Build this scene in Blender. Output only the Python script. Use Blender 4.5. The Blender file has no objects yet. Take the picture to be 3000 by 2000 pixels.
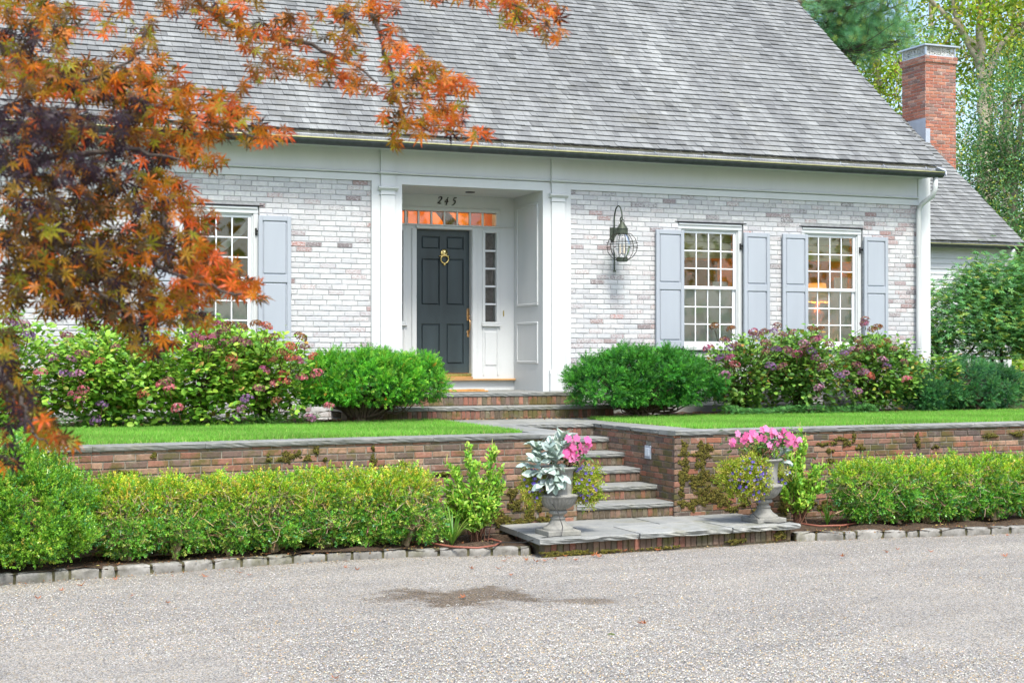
import bpy, math, random
import numpy as np
from mathutils import Vector
R=math.radians
random.seed(7); rng=np.random.default_rng(11)
SC=bpy.context.scene; COL=SC.collection
# ---------------------------------------------------------------- camera
ZC=1.966; FPX=4335.0; YAW=21.87; PITCH=0.4626
cam=bpy.data.cameras.new('camera'); camo=bpy.data.objects.new('camera',cam); COL.objects.link(camo)
camo.location=(0,0,ZC); camo.rotation_euler=(R(90+PITCH),0,R(-YAW))
cam.sensor_width=36; cam.lens=36*FPX/3000; cam.clip_start=.05; cam.clip_end=2000
cam.dof.use_dof=True; cam.dof.focus_distance=18.0; cam.dof.aperture_fstop=6.8
SC.camera=camo
# ---------------------------------------------------------------- light
w=bpy.data.worlds.new('World'); SC.world=w; w.use_nodes=True
nt=w.node_tree; bg=nt.nodes['Background']; sky=nt.nodes.new('ShaderNodeTexSky'); sky.sky_type='NISHITA'
SUN_EL,SUN_AZ=56,-174     # azimuth measured clockwise from +Y (sun behind the camera, to the left)
sky.sun_disc=False; sky.sun_elevation=R(SUN_EL); sky.sun_rotation=R(SUN_AZ); sky.air_density=1.0; sky.dust_density=2.5; sky.ozone_density=1.0
nt.links.new(sky.outputs[0],bg.inputs[0]); bg.inputs[1].default_value=0.135
sun=bpy.data.lights.new('sun','SUN'); suno=bpy.data.objects.new('sun',sun); COL.objects.link(suno)
sun.energy=2.0; sun.angle=R(12); sun.color=(1,.955,.88)
suno.rotation_euler=(R(90-SUN_EL),0,R(180-SUN_AZ)); suno.location=(0,-10,20)
SC.view_settings.view_transform='Standard'; SC.view_settings.look='None'; SC.view_settings.gamma=1; SC.view_settings.exposure=1.33
SC.render.use_motion_blur=False
try:
    SC.cycles.max_bounces=8; SC.cycles.transparent_max_bounces=16; SC.cycles.sample_clamp_indirect=4
except Exception: pass
# ---------------------------------------------------------------- picture measurements -> points in space
_a,_p=R(YAW),R(PITCH)
_F=np.array([math.sin(_a)*math.cos(_p),math.cos(_a)*math.cos(_p),math.sin(_p)]); _R=np.array([math.cos(_a),-math.sin(_a),0.]); _U=np.cross(_R,_F)
def ray(x,y): return _F+(x-1500)/FPX*_R+(1000-y)/FPX*_U
def atY(x,y,Y): r=ray(x,y); return np.array([0,0,ZC])+r*(Y/r[1])
def atZ(x,y,Z): r=ray(x,y); return np.array([0,0,ZC])+r*((Z-ZC)/r[2])
def atD(x,y,D): return np.array([0,0,ZC])+ray(x,y)*D
# ---------------------------------------------------------------- object helpers
def tag(o,label=None,cat=None,group=None,kind=None):
    if label: o['label']=label
    if cat: o['category']=cat
    if group: o['group']=group
    if kind: o['kind']=kind
    return o
def thing(name,label,cat,loc=(0,0,0),group=None):
    o=bpy.data.objects.new(name,None); COL.objects.link(o); o.location=loc; o.empty_display_size=.2
    return tag(o,label,cat,group)
def rootloc(p):
    v=np.zeros(3)
    while p is not None: v=v+np.array(p.location); p=p.parent
    return v
class MB:
    def __init__(s): s.V=[];s.F={};s.C=[];s.n=0
    def add(s,V,F,col=(1,1,1)):
        V=np.asarray(V,float).reshape(-1,3); s.V.append(V)
        c=np.asarray(col,float)
        s.C.append(np.broadcast_to(c,(len(V),3)) if c.ndim==1 else c)
        if isinstance(F,np.ndarray):
            s.F.setdefault(F.shape[1],[]).append(F+s.n)
        else:
            for f in F: s.F.setdefault(len(f),[]).append(np.array([f])+s.n)
        s.n+=len(V); return s
    def box(s,a,b,col=(1,1,1)):
        x0,y0,z0=a;x1,y1,z1=b
        V=[(x0,y0,z0),(x1,y0,z0),(x1,y1,z0),(x0,y1,z0),(x0,y0,z1),(x1,y0,z1),(x1,y1,z1),(x0,y1,z1)]
        return s.add(V,np.array([(0,3,2,1),(4,5,6,7),(0,1,5,4),(1,2,6,5),(2,3,7,6),(3,0,4,7)]),col)
    def bbox(s,a,b,r=.004,col=(1,1,1)):
        """box with bevelled edges"""
        a=np.array(a,float);b=np.array(b,float);r=min(r,*( (b-a)*.45)); V=[];ids={}
        for i in range(8):
            c=np.array([(i>>k)&1 for k in range(3)])
            for ax in range(3):
                p=np.where(c,b,a).astype(float); 
                for k in range(3):
                    if k!=ax: p[k]+= -r if c[k] else r
                ids[(i,ax)]=len(V); V.append(p)
        F=[]
        for ax in range(3):
            o=[k for k in range(3) if k!=ax]
            for sd in (0,1):
                q=[]
                for u,v in ((0,0),(1,0),(1,1),(0,1)):
                    i=(sd<<ax)|(u<<o[0])|(v<<o[1]); q.append(ids[(i,ax)])
                F.append(q)
        for ax in range(3):
            o=[k for k in range(3) if k!=ax]
            for u in (0,1):
                for v in (0,1):
                    i=(u<<o[0])|(v<<o[1]); j=i|(1<<ax)
                    F.append([ids[(i,o[0])],ids[(i,o[1])],ids[(j,o[1])],ids[(j,o[0])]])
        for i in range(8): F.append([ids[(i,0)],ids[(i,1)],ids[(i,2)]])
        return s.add(V,F,col)
    def prism(s,poly,h0,h1,axis=2,col=(1,1,1)):
        """poly: 2-D outline in the other two axes, extruded along axis"""
        n=len(poly); o=[k for k in range(3) if k!=axis]; V=np.zeros((2*n,3))
        for j,h in enumerate((h0,h1)):
            for i,(u,v) in enumerate(poly): V[j*n+i,o[0]]=u;V[j*n+i,o[1]]=v;V[j*n+i,axis]=h
        F=[list(range(n))[::-1],list(range(n,2*n))]+[[i,(i+1)%n,n+(i+1)%n,n+i] for i in range(n)]
        return s.add(V,F,col)
    def lathe(s,prof,c=(0,0,0),n=32,flute=None,col=(1,1,1)):
        V=[];c=np.array(c)
        for k,(r,z) in enumerate(prof):
            for i in range(n):
                t=2*math.pi*i/n; rr=r
                if flute and flute[0]<=k<=flute[1]: rr=r*(1-flute[3]*abs(math.cos(flute[2]*t/2))**3*math.sin(math.pi*(k-flute[0])/(flute[1]-flute[0]))**.5)
                V.append(c+(rr*math.cos(t),rr*math.sin(t),z))
        F=[(k*n+i,k*n+(i+1)%n,(k+1)*n+(i+1)%n,(k+1)*n+i) for k in range(len(prof)-1) for i in range(n)]
        s.add(V,np.array(F),col)
        return s
    def tube(s,pts,rad,n=6,col=(1,1,1),cap=True):
        pts=np.asarray(pts,float); m=len(pts); rad=np.broadcast_to(rad,(m,)) if np.ndim(rad)==0 else np.asarray(rad)
        T=np.gradient(pts,axis=0); T/=np.linalg.norm(T,axis=1)[:,None]+1e-9
        up=np.array([0,0,1.]) if abs(T[0][2])<.9 else np.array([1.,0,0]); A=np.cross(T[0],up);A/=np.linalg.norm(A)
        V=[]
        for i in range(m):
            A=A-T[i]*(A@T[i]); A/=np.linalg.norm(A)+1e-9; B=np.cross(T[i],A)
            for k in range(n):
                t=2*math.pi*k/n; V.append(pts[i]+rad[i]*(math.cos(t)*A+math.sin(t)*B))
        F=[(i*n+k,i*n+(k+1)%n,(i+1)*n+(k+1)%n,(i+1)*n+k) for i in range(m-1) for k in range(n)]
        if cap: 
            s.add(V,[list(range(n))[::-1],list(range((m-1)*n,m*n))],col); s.n-=0
            base=s.n-len(V); s.F.setdefault(4,[]).append(np.array(F)+base)
        else: s.add(V,np.array(F),col)
        return s
    def build(s,name,mat,parent=None,smooth=False,label=None):
        me=bpy.data.meshes.new(name); V=np.concatenate(s.V) if s.V else np.zeros((0,3)); C=np.concatenate(s.C)
        off=rootloc(parent); V=V-off
        lo=[];ls=[];st=0;
        for k in sorted(s.F):
            A=np.concatenate(s.F[k]); lo.append(A.reshape(-1)); ls.append(st+np.arange(len(A))*k); st+=A.size
        lo=np.concatenate(lo);ls=np.concatenate(ls)
        me.vertices.add(len(V)); me.vertices.foreach_set('co',V.astype(np.float32).ravel())
        me.loops.add(len(lo)); me.loops.foreach_set('vertex_index',lo.astype(np.int32))
        me.polygons.add(len(ls)); me.polygons.foreach_set('loop_start',ls.astype(np.int32))
        me.update(calc_edges=True)
        me.polygons.foreach_set('use_smooth',np.full(len(ls),bool(smooth)))
        at=me.color_attributes.new('col','FLOAT_COLOR','POINT')
        at.data.foreach_set('color',np.concatenate([C,np.ones((len(C),1))],1).astype(np.float32).ravel())
        me.materials.append(mat)
        o=bpy.data.objects.new(name,me); COL.objects.link(o)
        if parent is not None: o.parent=parent
        if label: o['label']=label
        return o
def scatter(mb,tV,tF,pos,rot,scl,col,tcol=None):
    """copy template geometry tV,tF to every pos with rotation matrices rot (N,3,3)"""
    N=len(pos);m=len(tV)
    if N==0: return
    scl=np.asarray(scl)
    S=tV[None]*(scl[:,None,None] if scl.ndim==1 else scl[:,None,:])
    V=np.einsum('nij,nmj->nmi',rot,S)+pos[:,None,:]
    F=(tF[None]+(np.arange(N)*m)[:,None,None]).reshape(-1,tF.shape[1])
    C=np.repeat(np.asarray(col)[:,None,:],m,1)
    if tcol is not None: C=C*tcol[None]
    mb.add(V.reshape(-1,3),F,C.reshape(-1,3))
def frames(fwd,up=None,roll=None):
    """columns: x=fwd, y=side, z=normal"""
    f=fwd/(np.linalg.norm(fwd,axis=1)[:,None]+1e-9)
    if up is None: up=rng.normal(size=f.shape)
    u=up-f*np.sum(f*up,1)[:,None]; u/=np.linalg.norm(u,axis=1)[:,None]+1e-9
    sd=np.cross(u,f)
    return np.stack([f,sd,u],2)
def rnd(n,s=1.): return rng.normal(size=(n,3))*s
def cols(n,*base,var=.12,w=None):
    b=np.array(base)[rng.choice(len(base),n,p=w)]
    return np.clip(b*(1+rng.normal(size=(n,1))*var+rng.normal(size=(n,3))*var*.35),.003,1)
# ---------------------------------------------------------------- material helpers
def newmat(name):
    m=bpy.data.materials.new(name); m.use_nodes=True; n=m.node_tree
    return m,n,n.nodes['Principled BSDF'],n.nodes['Material Output']
def N(n,t,**k):
    x=n.nodes.new('ShaderNode'+t)
    for a,b in k.items():
        if a.startswith('i_'):
            nm=a[2:].replace('_',' '); x.inputs[nm].default_value=b
        else: setattr(x,a,b)
    return x
def L(n,a,b): n.links.new(a,b)
def mixc(n,fac,a,b,mode='MIX'):
    x=N(n,'Mix',data_type='RGBA',blend_type=mode)
    for s,v in ((x.inputs[0],fac),(x.inputs[6],a),(x.inputs[7],b)):
        if hasattr(v,'is_output') or isinstance(v,bpy.types.NodeSocket): L(n,v,s)
        else: s.default_value=v if not isinstance(v,tuple) else (*v,1)[:4]
    return x.outputs[2]
def ramp(n,src,*stops,interp='LINEAR'):
    r=N(n,'ValToRGB'); r.color_ramp.interpolation=interp; e=r.color_ramp.elements
    while len(e)<len(stops): e.new(.5)
    for el,(p,c) in zip(e,stops): el.position=p; el.color=(*c,1) if isinstance(c,tuple) else (c,c,c,1)
    L(n,src,r.inputs[0]); return r.outputs[0]
def noise(n,scale,detail=4,rough=.6,co='Object',scl=None):
    tc=N(n,'TexCoord'); t=N(n,'TexNoise'); t.inputs['Scale'].default_value=scale;t.inputs['Detail'].default_value=detail;t.inputs['Roughness'].default_value=rough
    if scl:
        mp=N(n,'Mapping'); mp.inputs['Scale'].default_value=scl; L(n,tc.outputs[co],mp.inputs[0]); L(n,mp.outputs[0],t.inputs[0])
    else: L(n,tc.outputs[co],t.inputs[0])
    return t.outputs[0]
def bump(n,b,src,strength=.3,dist=.01,prev=None):
    x=N(n,'Bump'); x.inputs['Strength'].default_value=strength; x.inputs['Distance'].default_value=dist; L(n,src,x.inputs['Height'])
    if prev: L(n,prev,x.inputs['Normal'])
    L(n,x.outputs[0],b.inputs['Normal']); return x.outputs[0]
def attr(n): 
    a=N(n,'Attribute'); a.attribute_name='col'; return a.outputs['Color']
def mat_leaf(name,trans=.35,rough=.45,spec=.35,var=.25):
    m,n,b,o=newmat(name); c=attr(n)
    c=mixc(n,var,c,ramp(n,noise(n,9,3),(.3,(.35,.35,.35)),(.7,(1.,1.,1.))),'MULTIPLY')
    L(n,c,b.inputs['Base Color']); b.inputs['Roughness'].default_value=rough; b.inputs['Specular IOR Level'].default_value=spec
    t=N(n,'BsdfTranslucent'); c2=mixc(n,1.,c,(1.0,1.0,.45),'MULTIPLY'); 
    g=N(n,'Gamma'); g.inputs[1].default_value=.85; L(n,c2,g.inputs[0]); L(n,g.outputs[0],t.inputs[0])
    x=N(n,'MixShader'); x.inputs[0].default_value=trans; L(n,b.outputs[0],x.inputs[1]); L(n,t.outputs[0],x.inputs[2]); L(n,x.outputs[0],o.inputs[0])
    return m
def mat_attr(name,rough=.8,nscale=20,namt=.3,bs=.3,bd=.004,bscale=60,spec=.3,metal=0,scl=None):
    m,n,b,o=newmat(name); c=attr(n)
    c=mixc(n,namt,c,ramp(n,noise(n,nscale,5,.65,scl=scl),(.3,(.3,.3,.3)),(.7,(1.15,1.15,1.15))),'MULTIPLY')
    L(n,c,b.inputs['Base Color']); b.inputs['Roughness'].default_value=rough; b.inputs['Specular IOR Level'].default_value=spec; b.inputs['Metallic'].default_value=metal
    if bs: bump(n,b,noise(n,bscale,4),bs,bd)
    return m
def mat_plain(name,color,rough=.6,namt=.08,nscale=4,bs=0,bscale=50,bd=.002,spec=.4,metal=0,scl=None):
    m,n,b,o=newmat(name)
    c=mixc(n,ramp(n,noise(n,nscale,5,.6,scl=scl),(.3,0.),(.7,1.)),tuple(x*(1-namt) for x in color),tuple(min(1,x*(1+namt)) for x in color))
    L(n,c,b.inputs['Base Color']); b.inputs['Roughness'].default_value=rough; b.inputs['Metallic'].default_value=metal; b.inputs['Specular IOR Level'].default_value=spec
    if bs: bump(n,b,noise(n,bscale,4),bs,bd)
    return m
# ---- materials
def m_white():
    m,n,b,o=newmat('white_paint')
    c=mixc(n,ramp(n,noise(n,2.2,6,.7,scl=(1,1,.35)),(.42,0.),(.75,.5)),(.545,.57,.575),(.465,.495,.49))
    c=mixc(n,ramp(n,noise(n,30,4,.7),(.66,0.),(.78,.5)),c,(.46,.47,.44))
    L(n,c,b.inputs['Base Color']); b.inputs['Roughness'].default_value=.45; b.inputs['Specular IOR Level'].default_value=.35
    bump(n,b,noise(n,25,3,scl=(1,1,.1)),.12,.002); return m
M_WHITE=m_white()
M_SHUT=mat_plain('blue_grey_paint',(.325,.36,.405),.5,.05,3,bs=.1,bscale=30,scl=(1,1,.2))
M_MUNTIN=mat_plain('white_sash_paint',(.68,.71,.73),.4,.03)
def m_painted_brick():
    m,n,b,o=newmat('whitewashed_brick'); a=N(n,'Attribute'); a.attribute_name='col'; s=N(n,'SeparateColor'); L(n,a.outputs['Color'],s.inputs[0])
    base=ramp(n,s.outputs[1],(0,(.13,.115,.12)),(.3,(.22,.17,.17)),(.5,(.27,.16,.145)),(.72,(.32,.23,.225)),(.93,(.22,.19,.20)),(1,(.42,.11,.06)))
    paint=mixc(n,s.outputs[2],(.45,.47,.485),(.60,.615,.61))
    paint=mixc(n,ramp(n,noise(n,14,6,.7),(.45,0.),(.62,.45)),paint,(.38,.39,.42))
    f1=noise(n,30,8,.8,scl=(1,1,2.2)); add=N(n,'Math',operation='ADD'); L(n,f1,add.inputs[0]); L(n,s.outputs[0],add.inputs[1])
    mask=ramp(n,add.outputs[0],(.67,0.),(.75,.9))
    thin=ramp(n,add.outputs[0],(.48,0.),(.70,.42))
    c=mixc(n,thin,paint,mixc(n,.5,base,(.5,.48,.5)))
    c=mixc(n,mask,c,base)
    L(n,c,b.inputs['Base Color']); b.inputs['Roughness'].default_value=.85; b.inputs['Specular IOR Level'].default_value=.2
    p=bump(n,b,noise(n,45,6,.7),.5,.006); bump(n,b,mask,-.3,.002,p); return m
M_PB=m_painted_brick()
def m_mortar(name,c0,c1):
    m,n,b,o=newmat(name); L(n,mixc(n,ramp(n,noise(n,12,6,.7),(.35,0.),(.65,1.)),c0,c1),b.inputs['Base Color']); b.inputs['Roughness'].default_value=.95; bump(n,b,noise(n,90,4),.5,.004); return m
M_PM=m_mortar('painted_mortar',(.25,.262,.27),(.40,.41,.415)); M_RM=m_mortar('grey_mortar',(.14,.13,.10),(.27,.255,.21)); M_CM=m_mortar('chimney_mortar',(.40,.36,.33),(.55,.5,.46))
def m_brick(name,eff=.35,moss=0.):
    m,n,b,o=newmat(name); c=attr(n)
    c=mixc(n,.5,c,ramp(n,noise(n,30,6,.7),(.3,(.45,.42,.42)),(.7,(1.25,1.2,1.15))),'MULTIPLY')
    c=mixc(n,ramp(n,noise(n,7,8,.75),(.56,0.),(.75,eff)),c,(.52,.45,.40))
    if moss: c=mixc(n,ramp(n,noise(n,3.1,6,.7),(.50,0.),(.62,moss)),c,(.085,.085,.02))
    L(n,c,b.inputs['Base Color']); b.inputs['Roughness'].default_value=.88; b.inputs['Specular IOR Level'].default_value=.2
    bump(n,b,noise(n,60,6,.7),.6,.006); return m
M_BRICK=m_brick('red_brick',.5,.75); M_CHIM=m_brick('chimney_brick',.75)
def m_stone(name,c0,c1,c2,moss=.4,sc=5):
    m,n,b,o=newmat(name)
    a=attr(n); c=ramp(n,noise(n,sc,7,.7),(.3,c0),(.5,c1),(.72,c2)); c=mixc(n,1.,c,a,'MULTIPLY')
    c=mixc(n,ramp(n,noise(n,2.3,6,.75),(.52,0.),(.68,moss)),c,(.10,.10,.035))
    c=mixc(n,ramp(n,noise(n,50,3,.7),(.32,.22),(.5,0.)),c,(.10,.10,.09))
    L(n,c,b.inputs['Base Color']); b.inputs['Roughness'].default_value=.8; b.inputs['Specular IOR Level'].default_value=.3
    p=bump(n,b,noise(n,9,6,.65),.35,.02); bump(n,b,noise(n,80,4,.7),.25,.003,p); return m
M_BLUE=m_stone('bluestone',(.17,.18,.175),(.225,.235,.225),(.29,.29,.265),.5)
M_GRAN=m_stone('granite_sett',(.12,.115,.10),(.22,.215,.20),(.33,.325,.31),.6,8)
M_URN=m_stone('cast_stone',(.16,.16,.145),(.24,.24,.22),(.32,.32,.295),.25,9)
def m_shingle():
    m,n,b,o=newmat('weathered_shingle'); c=attr(n)
    g=ramp(n,noise(n,1.3,5,.65,scl=(1.6,.22,.22)),(.35,(.78,.78,.80)),(.55,(.98,.98,.99)),(.72,(1.3,1.3,1.3)))
    c=mixc(n,1.,c,g,'MULTIPLY')
    c=mixc(n,.55,c,ramp(n,noise(n,14,6,.7,scl=(7,.5,.5)),(.3,(.55,.55,.55)),(.7,(1.25,1.25,1.25))),'MULTIPLY')
    c=mixc(n,ramp(n,noise(n,2.1,5,.7),(.55,0.),(.75,.25)),c,(.16,.15,.10))
    L(n,c,b.inputs['Base Color']); b.inputs['Roughness'].default_value=.75; b.inputs['Specular IOR Level'].default_value=.3
    bump(n,b,noise(n,40,5,.7,scl=(5,.6,.6)),.5,.006); return m
M_SHIN=m_shingle()
M_COPPER=mat_plain('patina_metal',(.055,.065,.068),.45,.25,12,bs=.1,metal=.5)
M_BRASSG=mat_plain('aged_brass_rim',(.30,.31,.14),.45,.3,10,metal=.4)
M_OLDWOOD=mat_plain('stained_trim',(.40,.38,.31),.8,.3,5,bs=.3,scl=(.3,1,4))
M_BRASS=mat_plain('polished_brass',(.80,.62,.25),.22,.08,20,metal=1); M_BRASS2=mat_plain('pale_brass',(.70,.60,.42),.35,.1,20,metal=.8)
M_BRONZE=mat_plain('satin_bronze',(.62,.40,.20),.32,.1,20,metal=.9)
M_DOOR=mat_plain('dark_teal_paint',(.030,.045,.052),.38,.25,5,bs=.15,bscale=20,scl=(1,1,.2))
M_BLACK=mat_plain('black_paint',(.015,.015,.016),.5); M_OAK=mat_plain('worn_oak',(.38,.22,.09),.6,.35,6,bs=.2,scl=(.3,1,1))
M_COIR=mat_plain('coir_mat',(.50,.27,.10),.95,.2,40,bs=1,bscale=200,bd=.01)
M_VERD=mat_plain('verdigris_bronze',(.06,.075,.055),.55,.45,18,bs=.2,metal=.5)
M_WIRE=mat_plain('dark_wire',(.03,.026,.02),.5,metal=.5)
M_ALU=mat_plain('galvanised_steel',(.55,.57,.60),.35,.12,6,metal=.85); M_LEAD=mat_plain('lead_flashing',(.42,.46,.52),.5,.1,4,metal=.3)
M_CURT=mat_plain('sheer_curtain',(.75,.74,.70),.9,.1,8); M_SHADE=mat_plain('roman_shade',(.55,.50,.28),.9,.15,10)
M_HOSE=mat_plain('black_tube',(.02,.02,.02),.5); M_HOSE2=mat_plain('brown_hose',(.25,.09,.06),.6)
M_ROOMW=mat_plain('amber_room_wall',(.46,.27,.04),.8,.2,2); M_ROOMO=mat_plain('orange_hall_wall',(.60,.235,.006),.8,.15,2); M_ROOMD=mat_plain('dark_wood_interior',(.10,.05,.02),.6,.4,5)
M_BARK=mat_attr('bark',.9,12,.5,.8,.02,25); M_TWIG=mat_attr('twig',.85,15,.3,.3,.004,50)
M_LEAF=mat_leaf('leaf',.35,.45,.35); M_GLOSS=mat_leaf('glossy_leaf',.25,.32,.5); M_MAPLE=mat_leaf('maple_leaf',.5,.45,.35,.3)
M_PETAL=mat_leaf('petal',.4,.7,.15,.15); M_FELT=mat_leaf('felted_leaf',.15,.95,.1,.15); M_NEEDLE=mat_leaf('needle',.3,.5,.3)
M_GRASS=mat_leaf('grass_blade',.45,.5,.3,.1)
def m_glass():
    m,n,b,o=newmat('window_glass'); n.nodes.remove(b)
    t=N(n,'BsdfTransparent'); t.inputs[0].default_value=(.86,.88,.86,1); g=N(n,'BsdfGlossy'); g.inputs['Roughness'].default_value=.02
    f=N(n,'Fresnel'); f.inputs[0].default_value=1.5; mm=N(n,'Math',operation='MULTIPLY'); mm.inputs[1].default_value=1.6; L(n,f.outputs[0],mm.inputs[0])
    bm=N(n,'Bump'); bm.inputs['Strength'].default_value=.04; L(n,noise(n,3,2),bm.inputs['Height']); L(n,bm.outputs[0],g.inputs['Normal'])
    x=N(n,'MixShader'); L(n,mm.outputs[0],x.inputs[0]); L(n,t.outputs[0],x.inputs[1]); L(n,g.outputs[0],x.inputs[2]); L(n,x.outputs[0],o.inputs[0]); return m
M_GLASS=m_glass()
def m_screen():
    m,n,b,o=newmat('insect_screen'); t=N(n,'BsdfTransparent'); b.inputs['Base Color'].default_value=(.80,.81,.82,1); b.inputs['Roughness'].default_value=.8
    x=N(n,'MixShader'); x.inputs[0].default_value=.68; L(n,t.outputs[0],x.inputs[1]); L(n,b.outputs[0],x.inputs[2]); L(n,x.outputs[0],o.inputs[0]); return m
M_SCREEN=m_screen()
def m_gauze():
    m,n,b,o=newmat('chimney_mesh'); 
    tc=N(n,'TexCoord'); br=N(n,'TexVoronoi'); br.feature='DISTANCE_TO_EDGE'; br.inputs['Scale'].default_value=28; L(n,tc.outputs['Object'],br.inputs[0])
    t=N(n,'BsdfTransparent'); b.inputs['Base Color'].default_value=(.5,.5,.48,1); b.inputs['Roughness'].default_value=.5
    f=ramp(n,br.outputs['Distance'],(.12,1.),(.2,0.)); x=N(n,'MixShader'); L(n,f,x.inputs[0]); L(n,t.outputs[0],x.inputs[1]); L(n,b.outputs[0],x.inputs[2]); L(n,x.outputs[0],o.inputs[0]); return m
M_GAUZE=m_gauze()
def m_emit(name,col,s):
    m,n,b,o=newmat(name); b.inputs['Base Color'].default_value=(*col,1); b.inputs['Emission Color'].default_value=(*col,1); b.inputs['Emission Strength'].default_value=s; return m
M_LAMPSH=m_emit('lit_lamp_shade',(1.0,.45,.09),.42)
def m_gravel():
    m,n,b,o=newmat('gravel')
    tc=N(n,'TexCoord'); v=N(n,'TexVoronoi'); v.inputs['Scale'].default_value=105; L(n,tc.outputs['Object'],v.inputs[0])
    s=N(n,'SeparateColor'); L(n,v.outputs['Color'],s.inputs[0])
    c=ramp(n,s.outputs[0],(0,(.075,.075,.07)),(.14,(.18,.19,.195)),(.36,(.34,.34,.33)),(.55,(.43,.415,.375)),(.72,(.53,.52,.485)),(.88,(.34,.25,.12)),(1,(.52,.52,.49)))
    c=mixc(n,ramp(n,v.outputs['Distance'],(.35,0.),(.75,.75)),c,(.14,.13,.115))
    c=mixc(n,.8,c,ramp(n,noise(n,1.1,6,.65,scl=(.5,1.4,1)),(.3,(.76,.76,.78)),(.7,(1.15,1.13,1.1))),'MULTIPLY')
    def blot(px,py,rx,ry,col,amt,nm):
        nonlocal c
        p=atZ(px,py,0); mp=N(n,'Mapping'); mp.vector_type='TEXTURE'; mp.inputs['Location'].default_value=tuple(p); mp.inputs['Scale'].default_value=(rx,ry,1); mp.inputs['Rotation'].default_value=(0,0,R(-17))
        L(n,tc.outputs['Object'],mp.inputs[0]); g=N(n,'VectorMath',operation='LENGTH'); L(n,mp.outputs[0],g.inputs[0])
        a=N(n,'Math',operation='ADD'); L(n,g.outputs['Value'],a.inputs[0]); ns=N(n,'Math',operation='MULTIPLY'); ns.inputs[1].default_value=nm; L(n,noise(n,2.6,6,.7),ns.inputs[0]); L(n,ns.outputs[0],a.inputs[1])
        c=mixc(n,ramp(n,a.outputs[0],(.55+nm*.25,amt),(1.15+nm*.6,0.)),c,col,'MULTIPLY')
    blot(1360,1744,1.9,1.2,(.46,.39,.32),.95,1.2); blot(1730,1758,.6,.34,(.6,.52,.44),.8,1.0)
    L(n,c,b.inputs['Base Color']); b.inputs['Roughness'].default_value=.9; b.inputs['Specular IOR Level'].default_value=.2
    inv=N(n,'Math',operation='SUBTRACT'); inv.inputs[0].default_value=1; L(n,v.outputs['Distance'],inv.inputs[1])
    p=bump(n,b,inv.outputs[0],.9,.008); bump(n,b,noise(n,3,4),.3,.05,p); return m
M_GRAVEL=m_gravel()
M_SOIL=mat_plain('bark_mulch',(.075,.048,.028),.95,.6,35,bs=1,bscale=60,bd=.03)
M_TURF=mat_plain('turf',(.10,.24,.04),.95,.2,8,bs=.6,bscale=60,bd=.02)
M_FLOOR=mat_plain('woodland_floor',(.10,.13,.03),.95,.4,2,bs=.5,bscale=10,bd=.05)
M_MOSS=mat_attr('moss',.95,30,.5,1,.01,120)
M_CLAP=M_WHITE
T=1.116   # terrace level above the drive
# ================================================================= GROUND
def struct(name,mb,mat,smooth=False,label=None):
    o=mb.build(name,mat,None,smooth); o['kind']='structure'
    if label: o['label']=label
    return o
g=MB(); g.add([(-500,-500,-.02),(500,-500,-.02),(500,500,-.02),(-500,500,-.02)],[(0,1,2,3)]); struct('ground',g,M_FLOOR)
g=MB(); nx,ny=60,60
xs=np.linspace(-22,34,nx);ys=np.linspace(-14,14.3,ny);X,Y=np.meshgrid(xs,ys)
Z=.012*np.sin(X*.9+1)*np.cos(Y*.7)+.004*np.sin(X*3.1+Y*2.3)
idx=np.arange(nx*ny).reshape(ny,nx)
g.add(np.stack([X,Y,Z-.006],2).reshape(-1,3),np.stack([idx[:-1,:-1],idx[:-1,1:],idx[1:,1:],idx[1:,:-1]],2).reshape(-1,4)); struct('gravel_drive',g,M_GRAVEL,True)
g=MB(); g.box((-300,14.70,-.5),(6.35,17.0,T-.012)); g.box((7.95,14.70,-.5),(300,17.0,T-.012)); g.box((-300,17.0,-.5),(300,400,T-.012)); struct('terrace_ground',g,M_FLOOR)
# walls' paths
WL=[(-9,12.75),(1.476,14.013),(3.557,14.274),(6.10,14.44)]
WR=[(7.70,14.416),(12.72,14.66),(22,15.1)]
KL=[(-9,12.25),(.65,13.37),(2.12,13.53),(3.75,13.66),(4.7,13.55),(5.56,13.36)]
KR=[(8.58,13.36),(9.98,13.09),(11.3,12.9),(15,12.2),(22,10.6)]
def poly_sheet(name,pts,z,mat,n=1):
    g=MB(); g.add([(x,y,z) for x,y in pts],[tuple(range(len(pts)))]); return struct(name,g,mat)
# planting beds at the foot of the walls
g=MB(); 
def strip(g,A,B,z,seg=60,wob=.02):
    A=np.array(A);B=np.array(B)
    def samp(P,t):
        d=np.r_[0,np.cumsum(np.linalg.norm(np.diff(P,axis=0),axis=1))]; return np.stack([np.interp(t*d[-1],d,P[:,k]) for k in (0,1)],1)
    t=np.linspace(0,1,seg);a=samp(A,t);b=samp(B,t); V=[];m=8
    for k in range(m):
        u=k/(m-1);p=a*(1-u)+b*u; V.append(np.c_[p,z+rng.normal(size=seg)*wob])
    V=np.concatenate(V); i=np.arange(m*seg).reshape(m,seg)
    g.add(V,np.stack([i[:-1,:-1],i[:-1,1:],i[1:,1:],i[1:,:-1]],2).reshape(-1,4))
strip(g,KL,WL,.075); strip(g,KR,WR,.075,60); struct('planting_bed',g,M_SOIL,True)
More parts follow.
